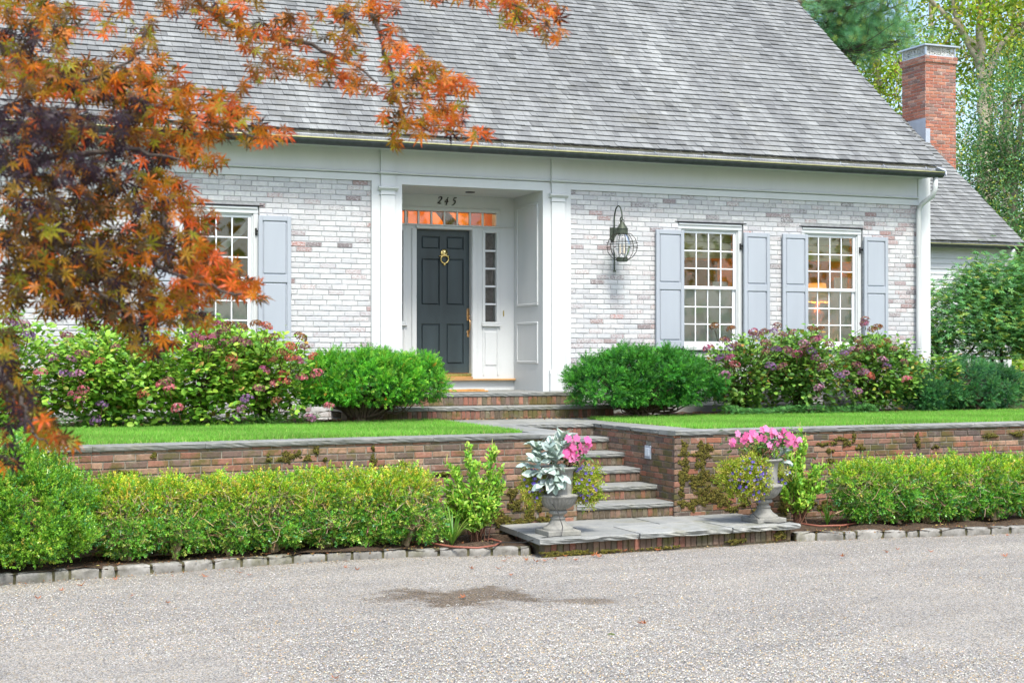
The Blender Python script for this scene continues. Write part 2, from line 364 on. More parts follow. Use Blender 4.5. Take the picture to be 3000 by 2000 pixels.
# beds by the house and lawn
g=MB(); strip(g,[(-9,17.1),(5.75,17.15)],[(-9,18.5),(5.75,18.5)],T+.02,80); strip(g,[(8.2,17.3),(19,17.5)],[(8.2,18.5),(19,21)],T+.02,80); struct('house_bed',g,M_SOIL,True)
def lawn_polys():
    return [[(-9,12.95),(1.476,14.25),(3.557,14.5),(6.02,14.68),(6.02,17.6),(4.5,17.2),(-9,17.2)],
            [(8.18,14.68),(12.72,14.9),(22,15.35),(30,17),(30,17.6),(8.05,17.45),(8.0,16.95)]]
for i,p in enumerate(lawn_polys()): poly_sheet('lawn',p,T-.002,M_TURF)
def inpoly(P,poly):
    poly=np.array(poly); ins=np.zeros(len(P),bool); j=len(poly)-1
    for i in range(len(poly)):
        xi,yi=poly[i];xj,yj=poly[j]
        c=((yi>P[:,1])!=(yj>P[:,1]))&(P[:,0]<(xj-xi)*(P[:,1]-yi)/(yj-yi+1e-12)+xi); ins^=c; j=i
    return ins
def project(P):
    q=np.asarray(P)-[0,0,ZC]; d=q@_F; return 1500+FPX*(q@_R)/d,1000-FPX*(q@_U)/d
bl=np.array([(-.5,0,0),(.5,0,0),(.28,0,.55),(0,0.12,1.)]); 
for p in lawn_polys():
    P=np.array(p);lo=P.min(0);hi=P.max(0); n=int((hi-lo).prod()*6500)
    Q=lo+rng.random((n,2))*(hi-lo); Q=Q[inpoly(Q,p)]; P3=np.c_[Q,np.full(len(Q),T)]; px,_=project(P3); Q=P3[(px>-150)&(px<3150)]
    n=len(Q); f=np.c_[rng.normal(size=(n,2))*.38,np.ones(n)]; fr=frames(f,rnd(n)); rot=np.stack([fr[:,:,1],fr[:,:,2],fr[:,:,0]],2)
    mb=MB(); sc=np.stack([np.full(n,.006),np.full(n,.03),rng.uniform(.03,.062,n)],1)
    c=cols(n,(.16,.42,.05),(.22,.50,.07),(.30,.55,.11),(.42,.45,.17),var=.13,w=[.35,.38,.21,.06]); c=np.clip(c*(1+.16*np.sin(Q[:,:1]*2.3+Q[:,1:2]*3)*np.sin(Q[:,:1]*.9-Q[:,1:2]*1.7+1)),0,1)
    scatter(mb,bl,np.array([(0,1,2,3)]),Q,rot,sc,c)
    o=mb.build('lawn_grass',M_GRASS); tag(o,'short bright green mown lawn grass behind the retaining wall','grass',kind='stuff')
# ================================================================= BRICKWORK
def brick_panel(mb,O,u,nrm,Lh,z0,z1,holes,colfn,course=.0677,bl_=.205,joint=.011,dep=.008,head=None,jit=.0015):
    O=np.array(O,float);u=np.array(u,float);nrm=np.array(nrm,float);zz=z0;row=0
    Vs=[];Cs=[]
    while zz<z1-.012:
        za,zb=zz+joint*.5,min(zz+course-joint*.5,z1)
        iv=[(0,Lh)]
        for (s0,s1,h0,h1) in holes:
            if h0<zb-.012 and h1>za+.012:
                nv=[]
                for a,b in iv:
                    if s1<=a or s0>=b: nv.append((a,b)); continue
                    if s0>a: nv.append((a,s0))
                    if s1<b: nv.append((s1,b))
                iv=nv
        off=(row%2)*bl_*.5+ (row%4==3)*.02
        k0=-1
        s=-off
        while s<Lh:
            wdt=bl_+ (random.random()-.5)*.01
            a,b=s+joint*.5,s+wdt-joint*.5
            for (p,q) in iv:
                aa,bb=max(a,p+.003),min(b,q-.003)
                if bb-aa>.022:
                    d=dep+random.uniform(-jit,jit*1.6); e=.004+random.random()*.004; cx=(aa+bb)/2
                    j=lambda:random.uniform(-.002,.002)
                    q4=[(aa,za),(bb,za),(bb,zb),(aa,zb)]; q4=[(x+j(),z+j()) for x,z in q4]
                    q5=[(x+(e if x<cx else -e),z+(e if z<(za+zb)/2 else -e)) for x,z in q4]
                    V=[O+u*x+np.array([0,0,z])-nrm*.02 for x,z in q4]+[O+u*x+np.array([0,0,z])+nrm*(d-.003) for x,z in q4]+[O+u*x+np.array([0,0,z])+nrm*d for x,z in q5]
                    Vs.append(V); Cs.append(colfn(O+u*cx+np.array([0,0,(za+zb)/2])))
            s+=wdt
        zz+=course;row+=1
    if not Vs: return
    Vs=np.array(Vs);n=len(Vs); f=[(0,1,5,4),(1,2,6,5),(2,3,7,6),(3,0,4,7),(4,5,9,8),(5,6,10,9),(6,7,11,10),(7,4,8,11),(8,9,10,11)]
    F=(np.array(f)[None]+(np.arange(n)*12)[:,None,None]).reshape(-1,4)
    mb.add(Vs.reshape(-1,3),F,np.repeat(np.array(Cs),12,0))
def soldier(mb,O,u,nrm,Lh,z0,z1,colfn,w=.066,joint=.01,dep=.008):
    """upright bricks, for risers"""
    brick_panel(mb,O,u,nrm,Lh,z0,z1,[],colfn,course=z1-z0+.001,bl_=w,joint=joint,dep=dep)
def wearcol(p):
    x,z=p[0],p[2]; w=random.random()
    wear=-.02+.10*random.random()
    pw=.10
    if x>13.3: pw=.42
    elif x>11.2: pw=.22
    elif x>8.2: pw=.18 if z>3.1 else .30
    elif 5.2<x<5.45: pw=.35
    if w<pw: wear+=random.uniform(.06,.22)
    elif w<pw+.35: wear+=random.uniform(.0,.10)
    return (max(0,wear),random.random(),random.random())
redset=[(.24,.12,.085),(.27,.14,.10),(.20,.115,.085),(.17,.12,.10),(.28,.18,.125),(.14,.105,.085),(.24,.165,.12)]
def redcol(p): c=random.choice(redset); k=random.uniform(.85,1.2); return tuple(min(1,x*k) for x in c)
darkset=[(.16,.09,.065),(.12,.09,.07),(.20,.12,.08),(.10,.08,.07),(.25,.11,.07)]
ris=[(.14,.10,.075),(.11,.09,.065),(.17,.115,.085),(.20,.10,.075),(.13,.115,.08),(.24,.11,.08)]
def riscol(p): c=random.choice(ris); k=random.uniform(.8,1.2); return tuple(x*k for x in c)
def sidecol(p): 
    if p[2]>.62: return redcol(p)
    c=random.choice(darkset+redset[:2]); return c
def rwallcol(p):
    c=random.choice(redset[:5] if random.random()<.45 else darkset); k=random.uniform(.9,1.25); return tuple(x*k for x in c)
orset=[(.38,.15,.10),(.35,.14,.095),(.40,.18,.12),(.30,.14,.11),(.42,.23,.17),(.25,.16,.135)]
def chcol(p): c=random.choice(orset); k=random.uniform(.85,1.15); return tuple(min(1,x*k) for x in c)
# ================================================================= HOUSE
YF=18.43; YB=19.45
house=thing('house','whitewashed brick house with grey shingle roof, numbered 245','house',(8.2,YF,T))
win=[(2.92,3.976),(9.915,10.971),(11.954,13.008)]; WZ0,WZ1=2.01,3.82
PAN=[(-6.0,5.432),(8.25,13.985)]
wall=MB(); morts=[]
for (x0,x1) in PAN:
    mort=MB(); morts.append(mort)
    holes=[(a-x0,b-x0,WZ0-.0,WZ1) for a,b in win if x0<a<x1]
    brick_panel(wall,(x0,YF+.008,0),(1,0,0),(0,-1,0),x1-x0,.95,4.195,holes,wearcol)
    xs=[x0]+[v for a,b in win if x0<a<x1 for v in (a,b)]+[x1]
    for k in range(0,len(xs),2): mort.box((xs[k],YF+.006,.9),(xs[k+1],YF+.3,4.195))
    for a,b in win:
        if x0<a<x1: mort.box((a,YF+.006,.9),(b,YF+.3,WZ0)); mort.box((a,YF+.006,WZ1),(b,YF+.3,4.195))
for a,b in win:
    lt=MB(); lt.box((a-.05,YF-.004,WZ1-.006),(b+.05,YF+.2,WZ1+.006)); lt.build('lintel_shadow_strip',M_BLACK,house)  # black strip drawn in for the shadow line at the window head
wl=wall.build('brick_wall',M_PB,house); [q.build('mortar',M_PM,wl) for q in morts]
# plinth course of cement at the base right
pl=MB(); pl.box((8.25,YF-.02,T-.1),(13.98,YF+.02,T+.12)); pl.build('wall_base',M_BLUE,house)
# solid rest of the body (sides and back)
bd=MB(); bd.box((13.985,YF-.03,.9),(14.205,YF+.2,4.62)); bd.build('corner_board',M_WHITE,house)
bd=MB()
for k in range(32):
    z=.95+k*.115; bd.add([(14.195,YF+.2,z+.115),(14.195,26.,z+.115),(14.21,26.,z),(14.21,YF+.2,z),(14.195,YF+.2,z),(14.195,26.,z)],[(0,1,2,3),(3,2,5,4)])
rz=lambda y:4.72+.846*(y-18.05)
bd.add([(14.2,YF+.2,.9),(14.2,29.8,.9),(14.2,29.8,4.6),(14.2,24.05,rz(24.05)-.1),(14.2,YF+.2,rz(YF+.2)-.1)],[(0,1,2,3,4)])
bd.build('gable_wall',M_WHITE,house)
bd=MB(); bd.box((-6,29.7,.9),(14.2,29.8,4.6)); bd.box((-6.05,YF+.01,.9),(-6,29.8,4.6)); bd.build('rear_wall',M_WHITE,house)
# frieze
fr=MB(); fr.box((-6,YF-.022,4.195),(13.985,YF+.2,4.282)); fr.box((-6,YF-.014,4.318),(13.985,YF+.2,4.64))
fr.box((13.985,YF-.034,4.282),(14.21,YF-.0301,4.318))
fr.prism([(YF+.1,4.282),(YF-.045,4.290),(YF-.058,4.300),(YF-.058,4.308),(YF-.04,4.318),(YF+.1,4.318)],-6,13.985,0)
fz=fr.build('frieze',M_WHITE,house)
sf=MB(); sf.box((-6,18.10,4.60),(14.06,YF+.02,4.615)); sf.build('soffit',M_WHITE,house)
fa=MB(); fa.box((-6,18.075,4.595),(14.07,18.098,4.75)); fa.build('fascia_board',M_OLDWOOD,house)
# --- entrance casing and pilasters
cs=MB()
cs.box((5.432,YF-.03,.9),(5.843,YF+.02,4.1949)); cs.box((7.836,YF-.03,.9),(8.25,YF+.02,4.1949)); cs.box((5.843,YF-.03,4.165),(7.836,YF+.02,4.1949))
cs.build('entrance_casing',M_WHITE,house)
for (a,b) in ((5.548,5.742),(7.955,8.153)):
    p=MB(); y=YF-.03
    p.bbox((a,y-.028,T+.3),(b,y,4.02)); p.bbox((a-.012,y-.04,4.02),(b+.012,y,4.028),.002)
    p.box((a,y-.030,4.028),(b,y,4.075)); p.box((a+.002,y-.0285,4.13),(b-.002,y,4.279))
    p.prism([(y,4.075),(y-.034,4.075),(y-.062,4.098),(y-.070,4.102),(y-.070,4.118),(y-.03,4.13),(y,4.13)],a-.035,b+.035,0)
    p.prism([(y+.01,4.279),(y-.062,4.286),(y-.078,4.298),(y-.078,4.31),(y-.045,4.321),(y+.01,4.321)],a-.022,b+.022,0)
    p.box((a+.002,y-.02,4.321),(b-.002,y+.02,4.60))
    p.bbox((a-.03,y-.05,1.453),(b+.03,y,1.70)); p.prism([(y,1.70),(y-.05,1.70),(y-.028,1.745),(y,1.745)],a-.03,b+.03,0)
    p.build('pilaster',M_WHITE,house)
# --- alcove
CZ=4.165
def panel_on_x(mb,x,sgn,y0,y1,z0,z1,w=.035,t=.018):
    for (a,b,c,d) in ((y0,y1,z0,z0+w),(y0,y1,z1-w,z1),(y0,y0+w,z0+w,z1-w),(y1-w,y1,z0+w,z1-w)):
        mb.bbox((min(x,x-sgn*t),a,c),(max(x,x-sgn*t),b,d),.006)
    mb.bbox((min(x,x-sgn*.008),y0+w,z0+w),(max(x,x-sgn*.008),y1-w,z1-w),.006)
for x,sg in ((7.836,1),(5.843,-1)):
    al=MB(); al.box((min(x,x+sg*.064),YF+.02,T),(max(x,x+sg*.064),YB+.3,CZ))
    panel_on_x(al,x,sg,YF+.13,YB-.13,2.62,4.02); panel_on_x(al,x,sg,YF+.13,YB-.13,1.83,2.40)
    al.build('alcove_side_panel',M_WHITE,house)
al=MB(); al.box((5.78,YF+.03,CZ),(7.9,YB+.3,CZ+.05)); cl=al.build('alcove_ceiling',M_WHITE,house)
c0=atY(1353,558,19.0); dl=MB(); dl.lathe([(.0,-.012),(.04,-.012),(.062,-.010),(.068,-.004),(.068,.0)],(6.98,18.92,CZ-.001),20); dl.build('recessed_light',M_BLACK,cl)
# back wall of alcove: frame with transom, sidelights and door
bw=MB(); y0=YB; y1=YB+.15
DX0,DX1=6.389,7.199; DZ1=3.693; ZS=1.605
SL=[(6.020,6.190),(7.398,7.568)]   # sidelight glass
def wallbox(x0,x1,z0,z1,dy=0,mb=bw): mb.box((x0,y0-dy,z0),(x1,y1,z1))
TZ0,TZ1=3.758,3.940; TX0,TX1=6.045,7.563
wallbox(5.843,7.836,TZ1,CZ); wallbox(5.843,TX0,DZ1+.035,TZ1); wallbox(TX1,7.836,DZ1+.035,TZ1)
wallbox(DX0-.0,DX1+.0,DZ1,TZ0,0); wallbox(5.843,DX0,3.661,TZ0 if False else DZ1+.035); wallbox(DX1,7.836,3.661,DZ1+.035)
wallbox(TX0,DX0,DZ1+.035,TZ0); wallbox(DX1,TX1,DZ1+.035,TZ0)
for a,b in SL: pass
wallbox(5.843,SL[0][0],ZS,3.661); wallbox(SL[0][1],DX0,ZS,3.661); wallbox(DX1,SL[1][0],ZS,3.661); wallbox(SL[1][1],7.836,ZS,3.661)
for a,b in SL: wallbox(a,b,ZS,2.409)
wallbox(5.843,7.836,T,ZS-.02)
bw.build('door_surround',M_WHITE,house)
tr=MB()
tr.bbox((TX0-.05,YB-.018,TZ1),(TX1+.055,YB,TZ1+.05)); tr.bbox((TX1,YB-.018,TZ0),(TX1+.055,YB,TZ1)); tr.bbox((TX0-.05,YB-.018,TZ0),(TX0,YB,TZ1))
tr.bbox((5.85,YB-.035,TZ0-.022),(7.83,YB,TZ0-.004),.004); tr.bbox((DX0-.012,YB-.02,DZ1+.002),(DX1+.012,YB,DZ1+.04),.004)
for x in (DX0-.075,DX1+.005): tr.bbox((x,YB-.02,ZS),(x+.07,YB,DZ1+.002),.006)
for a,b in SL:
    tr.bbox((a-.05,YB-.022,2.375),(b+.05,YB,2.409),.004); tr.bbox((a-.055,YB-.045,2.345),(b+.055,YB,2.372),.006)
    tr.bbox((a-.045,YB-.016,2.409),(a,YB,3.661),.004); tr.bbox((b,YB-.016,2.409),(b+.045,YB,3.661),.004); tr.bbox((a-.045,YB-.016,3.661),(b+.045,YB,3.70),.004)
    tr.bbox((a-.035,YB-.012,1.66),(a-.012,YB,2.33),.003);tr.bbox((b+.012,YB-.012,1.66),(b+.035,YB,2.33),.003)
    tr.bbox((a+.0,YB-.010,1.80),(b-.0,YB,2.27),.008)
tr.build('door_trim',M_WHITE,house)
gl=MB(); gl.box((TX0,YB+.05,TZ0),(TX1,YB+.056,TZ1)); g0=gl.build('transom_window',M_GLASS,house)
mu=MB()
for k in range(1,8):
    x=TX0+(TX1-TX0)*k/8; mu.bbox((x-.012,YB+.02,TZ0),(x+.012,YB+.058,TZ1),.003)
mu.build('muntin_grid',M_MUNTIN,g0)
for a,b in SL:
    gl=MB(); gl.box((a,YB+.05,2.409),(b,YB+.056,3.661)); g0=gl.build('sidelight_window',M_GLASS,house); mu=MB()
    for k in range(1,5):
        z=2.409+(3.661-2.409)*k/5; mu.bbox((a,YB+.02,z-.013),(b,YB+.058,z+.013),.003)
    mu.build('muntin_grid',M_MUNTIN,g0)
# door
YD=YB+.10
d=MB(); 
PX=[(DX0+.10,DX0+.37),(DX0+.47,DX1-.085)]; PZ=[(3.42,3.60),(2.64,3.29),(1.82,2.38)]
# door leaf built as stiles/rails round sunk, raised-field panels
xs=[DX0+.002,PX[0][0],PX[0][1],PX[1][0],PX[1][1],DX1-.002]; zs=[1.692,PZ[2][0],PZ[2][1],PZ[1][0],PZ[1][1],PZ[0][0],PZ[0][1],DZ1-.003]
for i in range(5):
    for j in range(7):
        if i in(1,3) and j in (1,3,5):
            d.box((xs[i],YD+.022,zs[j]),(xs[i+1],YD+.04,zs[j+1])); d.bbox((xs[i]+.012,YD+.004,zs[j]+.012),(xs[i+1]-.012,YD+.03,zs[j+1]-.012),.022)
        else: d.box((xs[i],YD,zs[j]),(xs[i+1],YD+.04,zs[j+1]))
dr=d.build('front_door',M_DOOR,house,label='dark teal six panel front door with brass knocker')
j=MB(); j.box((DX0-.0,YB+.001,DZ1-.001),(DX1,YD+.05,DZ1)); j.box((DX1-.001,YB+.001,1.69),(DX1,YD+.05,DZ1)); j.build('door_jamb',M_WHITE,house)
k=MB(); kc=atY(1300.7,741,YD); kx,kz=kc[0],kc[2]
k.lathe([(.0,.0),(.056,.0),(.056,.008),(.044,.016),(.028,.020),(.0,.026)],(0,0,0),22)
V=k.V[0].copy(); k.V[0]=np.stack([V[:,0]+kx,YD-V[:,2],V[:,1]+kz],1)
t=np.linspace(0,2*math.pi,25); k.tube(np.stack([kx+.056*np.cos(t),np.full(25,YD-.03)-.006*np.sin(t),kz-.088+.056*np.sin(t)],1),.011,8)
k.tube([(kx-.088,YD-.018,kz-.048),(kx-.05,YD-.028,kz-.04),(kx+.05,YD-.028,kz-.04),(kx+.088,YD-.018,kz-.052)],[.004,.010,.010,.004],6)
k.tube([(kx-.028,YD-.025,kz+.028),(kx-.012,YD-.035,kz-.02),(kx+.018,YD-.034,kz-.028),(kx+.036,YD-.025,kz+.034)],[.006,.016,.016,.006],6)
k.lathe([(0,-.024),(.02,-.016),(.024,0),(.018,.018),(0,.024)],(kx,YD-.022,kz-.155),12)
k.build('door_knocker',M_BRASS,dr,True)
h=MB(); hx=atY(1374,945,YD)[0]-.012
h.bbox((hx-.022,YD-.008,2.425),(hx+.022,YD,2.600),.018); h.bbox((hx-.018,YD-.008,2.195),(hx+.018,YD,2.295),.016)
h.tube([(hx,YD-.01,2.455),(hx+.004,YD-.045,2.445),(hx+.008,YD-.055,2.385),(hx+.006,YD-.05,2.305),(hx,YD-.01,2.245)],[.008,.009,.011,.009,.009],8)
h.tube([(hx-.012,YD-.008,2.500),(hx+.02,YD-.035,2.490)],.007,6)
h.build('door_handle',M_BRONZE,dr,True)
s=MB(); s.bbox((DX0,YB-.01,1.640),(DX1,YD+.05,1.688),.008); s.build('door_threshold',M_BRASS,house)
s=MB(); s.bbox((5.85,YB-.07,1.586),(7.855,YB+.16,1.612),.006); s.bbox((DX0-.01,YB-.03,1.613),(DX1+.01,YD+.05,1.639),.004); s.build('oak_sill',M_OAK,house)
b=MB(); bx=atY(1475,918,YB); b.bbox((bx[0]-.009,YB-.008,bx[2]-.04),(bx[0]+.009,YB,bx[2]+.04),.004); b.box((bx[0]-.004,YB-.012,bx[2]-.01),(bx[0]+.004,YB-.007,bx[2]+.01)); b.build('doorbell',M_BRASS,house)
# numerals 2 4 5 : broad-nib italic strokes
def stroke(mb,pts,ws,x0,z0,s,y):
    pts=np.array(pts,float); n=max(2,len(pts)*6); tt=np.linspace(0,len(pts)-1,n)
    def cr(P,t):
        i=int(min(t,len(P)-1.001)); u=t-i; p=[P[max(i-1,0)],P[i],P[i+1],P[min(i+2,len(P)-1)]]
        return .5*((2*p[1])+(-p[0]+p[2])*u+(2*p[0]-5*p[1]+4*p[2]-p[3])*u*u+(-p[0]+3*p[1]-3*p[2]+p[3])*u**3)
    W=np.interp(tt,np.arange(len(pts)),ws); P=np.array([cr(pts,t) for t in tt]); Tn=np.gradient(P,axis=0); Tn/=np.linalg.norm(Tn,axis=1)[:,None]+1e-9
    Nn=np.stack([-Tn[:,1],Tn[:,0]],1); A=P+Nn*W[:,None]*.5;B=P-Nn*W[:,None]*.5
    V=[]
    for q in (A,B):
        for yy in (y-.012,y): V.append(np.stack([x0+(q[:,0]+.22*q[:,1])*s,np.full(n,yy),z0+q[:,1]*s],1))
    V=np.concatenate(V);F=[]
    for i in range(n-1):
        a,b,c,d_=i,n+i,2*n+i,3*n+i
        F+= [(a,a+1,c+1,c),(a,a+1,b+1,b),(c,c+1,d_+1,d_),(b,b+1,d_+1,d_)]
    mb.add(V,np.array(F))
nb=atY(1281,597,YB)[2]; hgt=.095
for ch,xx in (('2',1281),('4',1301),('5',1323)):
    x0=atY(xx,597,YB)[0]; m=MB()
    if ch=='2':
        stroke(m,[(.02,.78),(.12,.98),(.42,.98),(.48,.72),(.30,.40),(.0,.06)],[.10,.10,.16,.19,.14,.10],x0,nb,hgt,YB); stroke(m,[(0,.05),(.2,.1),(.38,.02),(.52,.14)],[.10,.17,.16,.06],x0,nb,hgt,YB)
    if ch=='4':
        stroke(m,[(.40,.98),(.22,.62),(.0,.32)],[.16,.09,.08],x0,nb,hgt,YB); stroke(m,[(.0,.32),(.3,.33),(.58,.36)],[.12,.13,.10],x0,nb,hgt,YB); stroke(m,[(.36,.72),(.37,.3),(.32,-.16)],[.16,.19,.13],x0,nb,hgt,YB)
    if ch=='5':
        stroke(m,[(.14,.9),(.3,.92),(.56,1.0)],[.16,.15,.08],x0,nb,hgt,YB); stroke(m,[(.14,.9),(.1,.55)],[.08,.08],x0,nb,hgt,YB); stroke(m,[(.1,.56),(.34,.56),(.46,.28),(.30,-.04),(.0,-.16)],[.10,.17,.20,.15,.08],x0,nb,hgt,YB)
    m.build('house_number',M_BLACK,house)
# --- windows
def window(x0,x1,kind):
    m=MB(); Y0=YF+.03; cw=.07
    top=WZ1-.012
    m.bbox((x0+.006,Y0,WZ0),(x0+cw,Y0+.09,top-.085),.004); m.bbox((x1-cw,Y0,WZ0),(x1-.006,Y0+.09,top-.085),.004); m.bbox((x0+.006,Y0-.004,top-.085),(x1-.006,Y0+.09,top),.004)
    m.bbox((x0+.02,Y0-.02,top-.03),(x1-.02,Y0-.003,top-.001),.004)
    for xx in (x0+cw,x1-cw-.018): m.bbox((xx,Y0+.018,WZ0+.05),(xx+.018,Y0+.09,top-.085),.003)
    m.box((x0+cw,Y0+.018,top-.103),(x1-cw,Y0+.09,top-.085))
    w_=m.build('window',M_WHITE,house)
    s=MB(); s.bbox((x0-.02,YF-.045,WZ0-.0),(x1+.02,Y0+.1,WZ0+.05),.008); s.build('sill',M_WHITE,w_)
    gx0,gx1=x0+.125,x1-.175 if False else x1-.15
    ex0,ex1=x0+.088,x1-.088; mid=2.895
    for (z0,z1,yy,nm) in ((mid-.018,top-.104,Y0+.035,'upper'),(WZ0+.05,mid+.022,Y0+.062,'lower')):
        s=MB(); st=.042
        rb=.045 if nm=='upper' else .075; rt=.035 if nm=='upper' else .045
        s.bbox((ex0,yy,z0),(ex0+st,yy+.026,z1),.004); s.bbox((ex1-st,yy,z0),(ex1,yy+.026,z1),.004)
        s.bbox((ex0+st,yy,z0),(ex1-st,yy+.026,z0+rb),.004); s.bbox((ex0+st,yy,z1-rt),(ex1-st,yy+.026,z1),.004)
        for k in range(1,4):
            x=ex0+st+(ex1-ex0-2*st)*k/4; s.bbox((x-.009,yy+.004,z0+rb),(x+.009,yy+.022,z1-rt),.003)
        for k in range(1,3):
            z=z0+rb+(z1-rt-z0-rb)*k/3; s.bbox((ex0+st,yy+.005,z-.009),(ex1-st,yy+.021,z+.009),.003)
        s.build('sash',M_MUNTIN,w_)
        g=MB(); g.box((ex0+st,yy+.012,z0+rb),(ex1-st,yy+.014,z1-rt)); g.build('glass_pane',M_GLASS,w_)
    s=MB(); s.box((ex0,Y0+.092,WZ0+.052),(ex1,Y0+.093,mid-.02)); s.build('insect_screen',M_SCREEN,w_)
    for z in (3.50,2.17):
        h=MB(); h.bbox((x1-.05,YF+.005,z-.05),(x1-.03,YF+.03,z+.04),.003); h.bbox((x1-.04,YF-.01,z-.01),(x1+.03,YF+.01,z+.015),.003)
        h.build('shutter_hinge',M_BLACK,w_)
for a,b in win: window(a,b,0)
def shutter(x0,x1,ang=0):
    m=MB(); y0=YF-.065;y1=YF-.028; z0,z1=2.035,3.693; st=.052; mid0,mid1=2.858,2.955
    m.bbox((x0,y0,z0),(x0+st,y1,z1),.004); m.bbox((x1-st,y0,z0),(x1,y1,z1),.004)
    for a,b in ((z0,z0+.11),(mid0,mid1),(z1-.06,z1)): m.bbox((x0+st,y0+.0005,a),(x1-st,y1,b),.003)
    for a,b in ((z0+.11,mid0),(mid1,z1-.06)):
        m.box((x0+st,y0+.02,a),(x1-st,y1,b)); m.bbox((x0+st+.012,y0+.006,a+.012),(x1-st-.012,y0+.03,b-.012),.02)
    sh=m.build('shutter',M_SHUT,house)
    for z in (2.2,3.5):
        h=MB(); h.bbox((x0+.3*(x1-x0),y1,z),(x0+.5*(x1-x0),YF+.02,z+.03),.003)
        h.build('shutter_bracket',M_BLACK,sh)
for a,b in ((9.54,9.98),(10.949,11.375),(11.591,12.02),(12.992,13.417),(3.953,4.37),(2.50,2.925)): shutter(a,b)
# --- downspouts and gutters
def gutter(name,x0,x1,yc,zr,r,par):
    g=MB(); n=10; prof=[(yc-r*math.cos(t),zr-r*math.sin(t)) for t in np.linspace(0,math.pi,n)]; pr2=[(yc-(r-.004)*math.cos(t),zr-(r-.004)*math.sin(t)) for t in np.linspace(math.pi,0,n)]
    g.prism(prof+pr2,x0,x1,0)
    for x in (x0,x1-.004): g.prism(prof,x,x+.004,0)
    go=g.build(name,M_COPPER,par,False)
    rm=MB(); rm.tube([(x0,yc-r,zr+.004),((x0+x1)/2,yc-r,zr+.004),(x1,yc-r,zr+.004)],.008,8); rm.build('gutter_bead',M_BRASSG,go)
    x=x1-.25
    while x>x0:
        h=MB(); h.tube([(x,yc+r,zr+.075),(x,yc+r-.03,zr+.09),(x+.008,yc+.02,zr+.05),(x+.012,yc-r,zr+.01)],.0055,5); h.build('gutter_hook',M_ALU,go); x-=.75
    return go
gutter('gutter',-6,14.10,17.998,4.640,.074,house)
d=MB(); d.tube([(14.0,18.01,4.60),(14.0,18.02,4.40),(13.99,18.08,4.30),(13.955,18.28,4.20),(13.945,18.335,4.10),(13.945,18.345,2.4),(13.945,18.345,T)],.038,14); 
for z in (3.4,2.0): d.tube([(13.945,18.345,z),(13.945,18.345,z+.02)],.043,14)
d.build('downspout',M_WHITE,house,True)
# --- shingle roofs
def shingle_roof(mb,x0,x1,yo,zo,slope,Ls,expo=.131,th=.020,ragged=True,xr=None):
    c=1/math.sqrt(1+slope*slope); D=np.array([0,c,slope*c]); Nn=np.array([0,-slope*c,c]); O=np.array([0,yo,zo])
    Vs=[];Cs=[];row=0;s=0.
    while s<Ls:
        x=x0+random.uniform(0,.1)-.15
        while x<x1:
            w=random.uniform(.08,.19); a,b=max(x,x0),min(x+w-.003,x1 if xr is None else xr(s))
            if b-a>.015:
                bt=random.uniform(-.004,.004); h0=th*random.uniform(.85,1.35); k=random.uniform(.19,.27); cc=(k*.95,k*1.0,k*.98)
                if random.random()<.12: cc=tuple(v*.78 for v in cc)
                top=s+expo*1.25; P=lambda X,S,H:O+np.array([X,0,0])+D*S+Nn*H
                sk=random.uniform(-.003,.003)
                V=[P(a,s+bt,.0),P(b,s+bt+sk,.0),P(b,s+bt+sk,h0),P(a,s+bt,h0),P(b,top,.001),P(a,top,.001)]
                Vs.append(V); Cs.append([tuple(v*.12 for v in cc)]*2+[cc]*4)  # lower edge of each butt coloured near black, painting in its shadow
            x+=w
        s+=expo;row+=1
    Vs=np.array(Vs);n=len(Vs)
    f4=np.array([(0,1,2,3),(3,2,4,5)]); f3=np.array([(0,3,5),(1,4,2)])
    base=mb.n
    mb.add(Vs.reshape(-1,3),(f4[None]+(np.arange(n)*6)[:,None,None]).reshape(-1,4),np.array(Cs).reshape(-1,3))
    mb.F.setdefault(3,[]).append((f3[None]+(np.arange(n)*6)[:,None,None]).reshape(-1,3)+base)
rf=MB(); shingle_roof(rf,-6.1,14.13,18.03,4.752,.846,7.95,xr=lambda s:14.13+random.uniform(-.012,.008))
ro=rf.build('shingle_roof',M_SHIN,house)
dk=MB(); dk.add([(-6.1,18.06,4.705),(14.07,18.06,4.705),(14.07,24.08,9.80),(-6.1,24.08,9.80),(-6.1,18.11,4.64),(14.07,18.11,4.64),(14.07,24.08,9.70),(-6.1,24.08,9.70)],[(0,1,2,3),(4,5,6,7),(1,5,6,2),(0,4,5,1)])
dk.add([(-6.1,24.08,9.80),(14.1,24.08,9.80),(14.1,30.2,4.63),(-6.1,30.2,4.63)],[(0,1,2,3)]); dk.build('roof_deck',M_SHIN,ro)
rk=MB(); rk.prism([(18.10,4.60),(18.10,4.73),(24.05,9.76),(24.05,9.6)],14.07,14.09,0); rk.build('rake_board',M_WHITE,house)
fl=MB(); fl.add([(14.02,18.02,4.73),(14.17,18.02,4.72),(14.17,18.12,4.63),(14.06,18.10,4.66),(14.19,17.99,4.665),(14.17,17.98,4.60)],[(0,1,4,3),(1,2,5,4)]); fl.build('corner_flashing',M_LEAD,house)
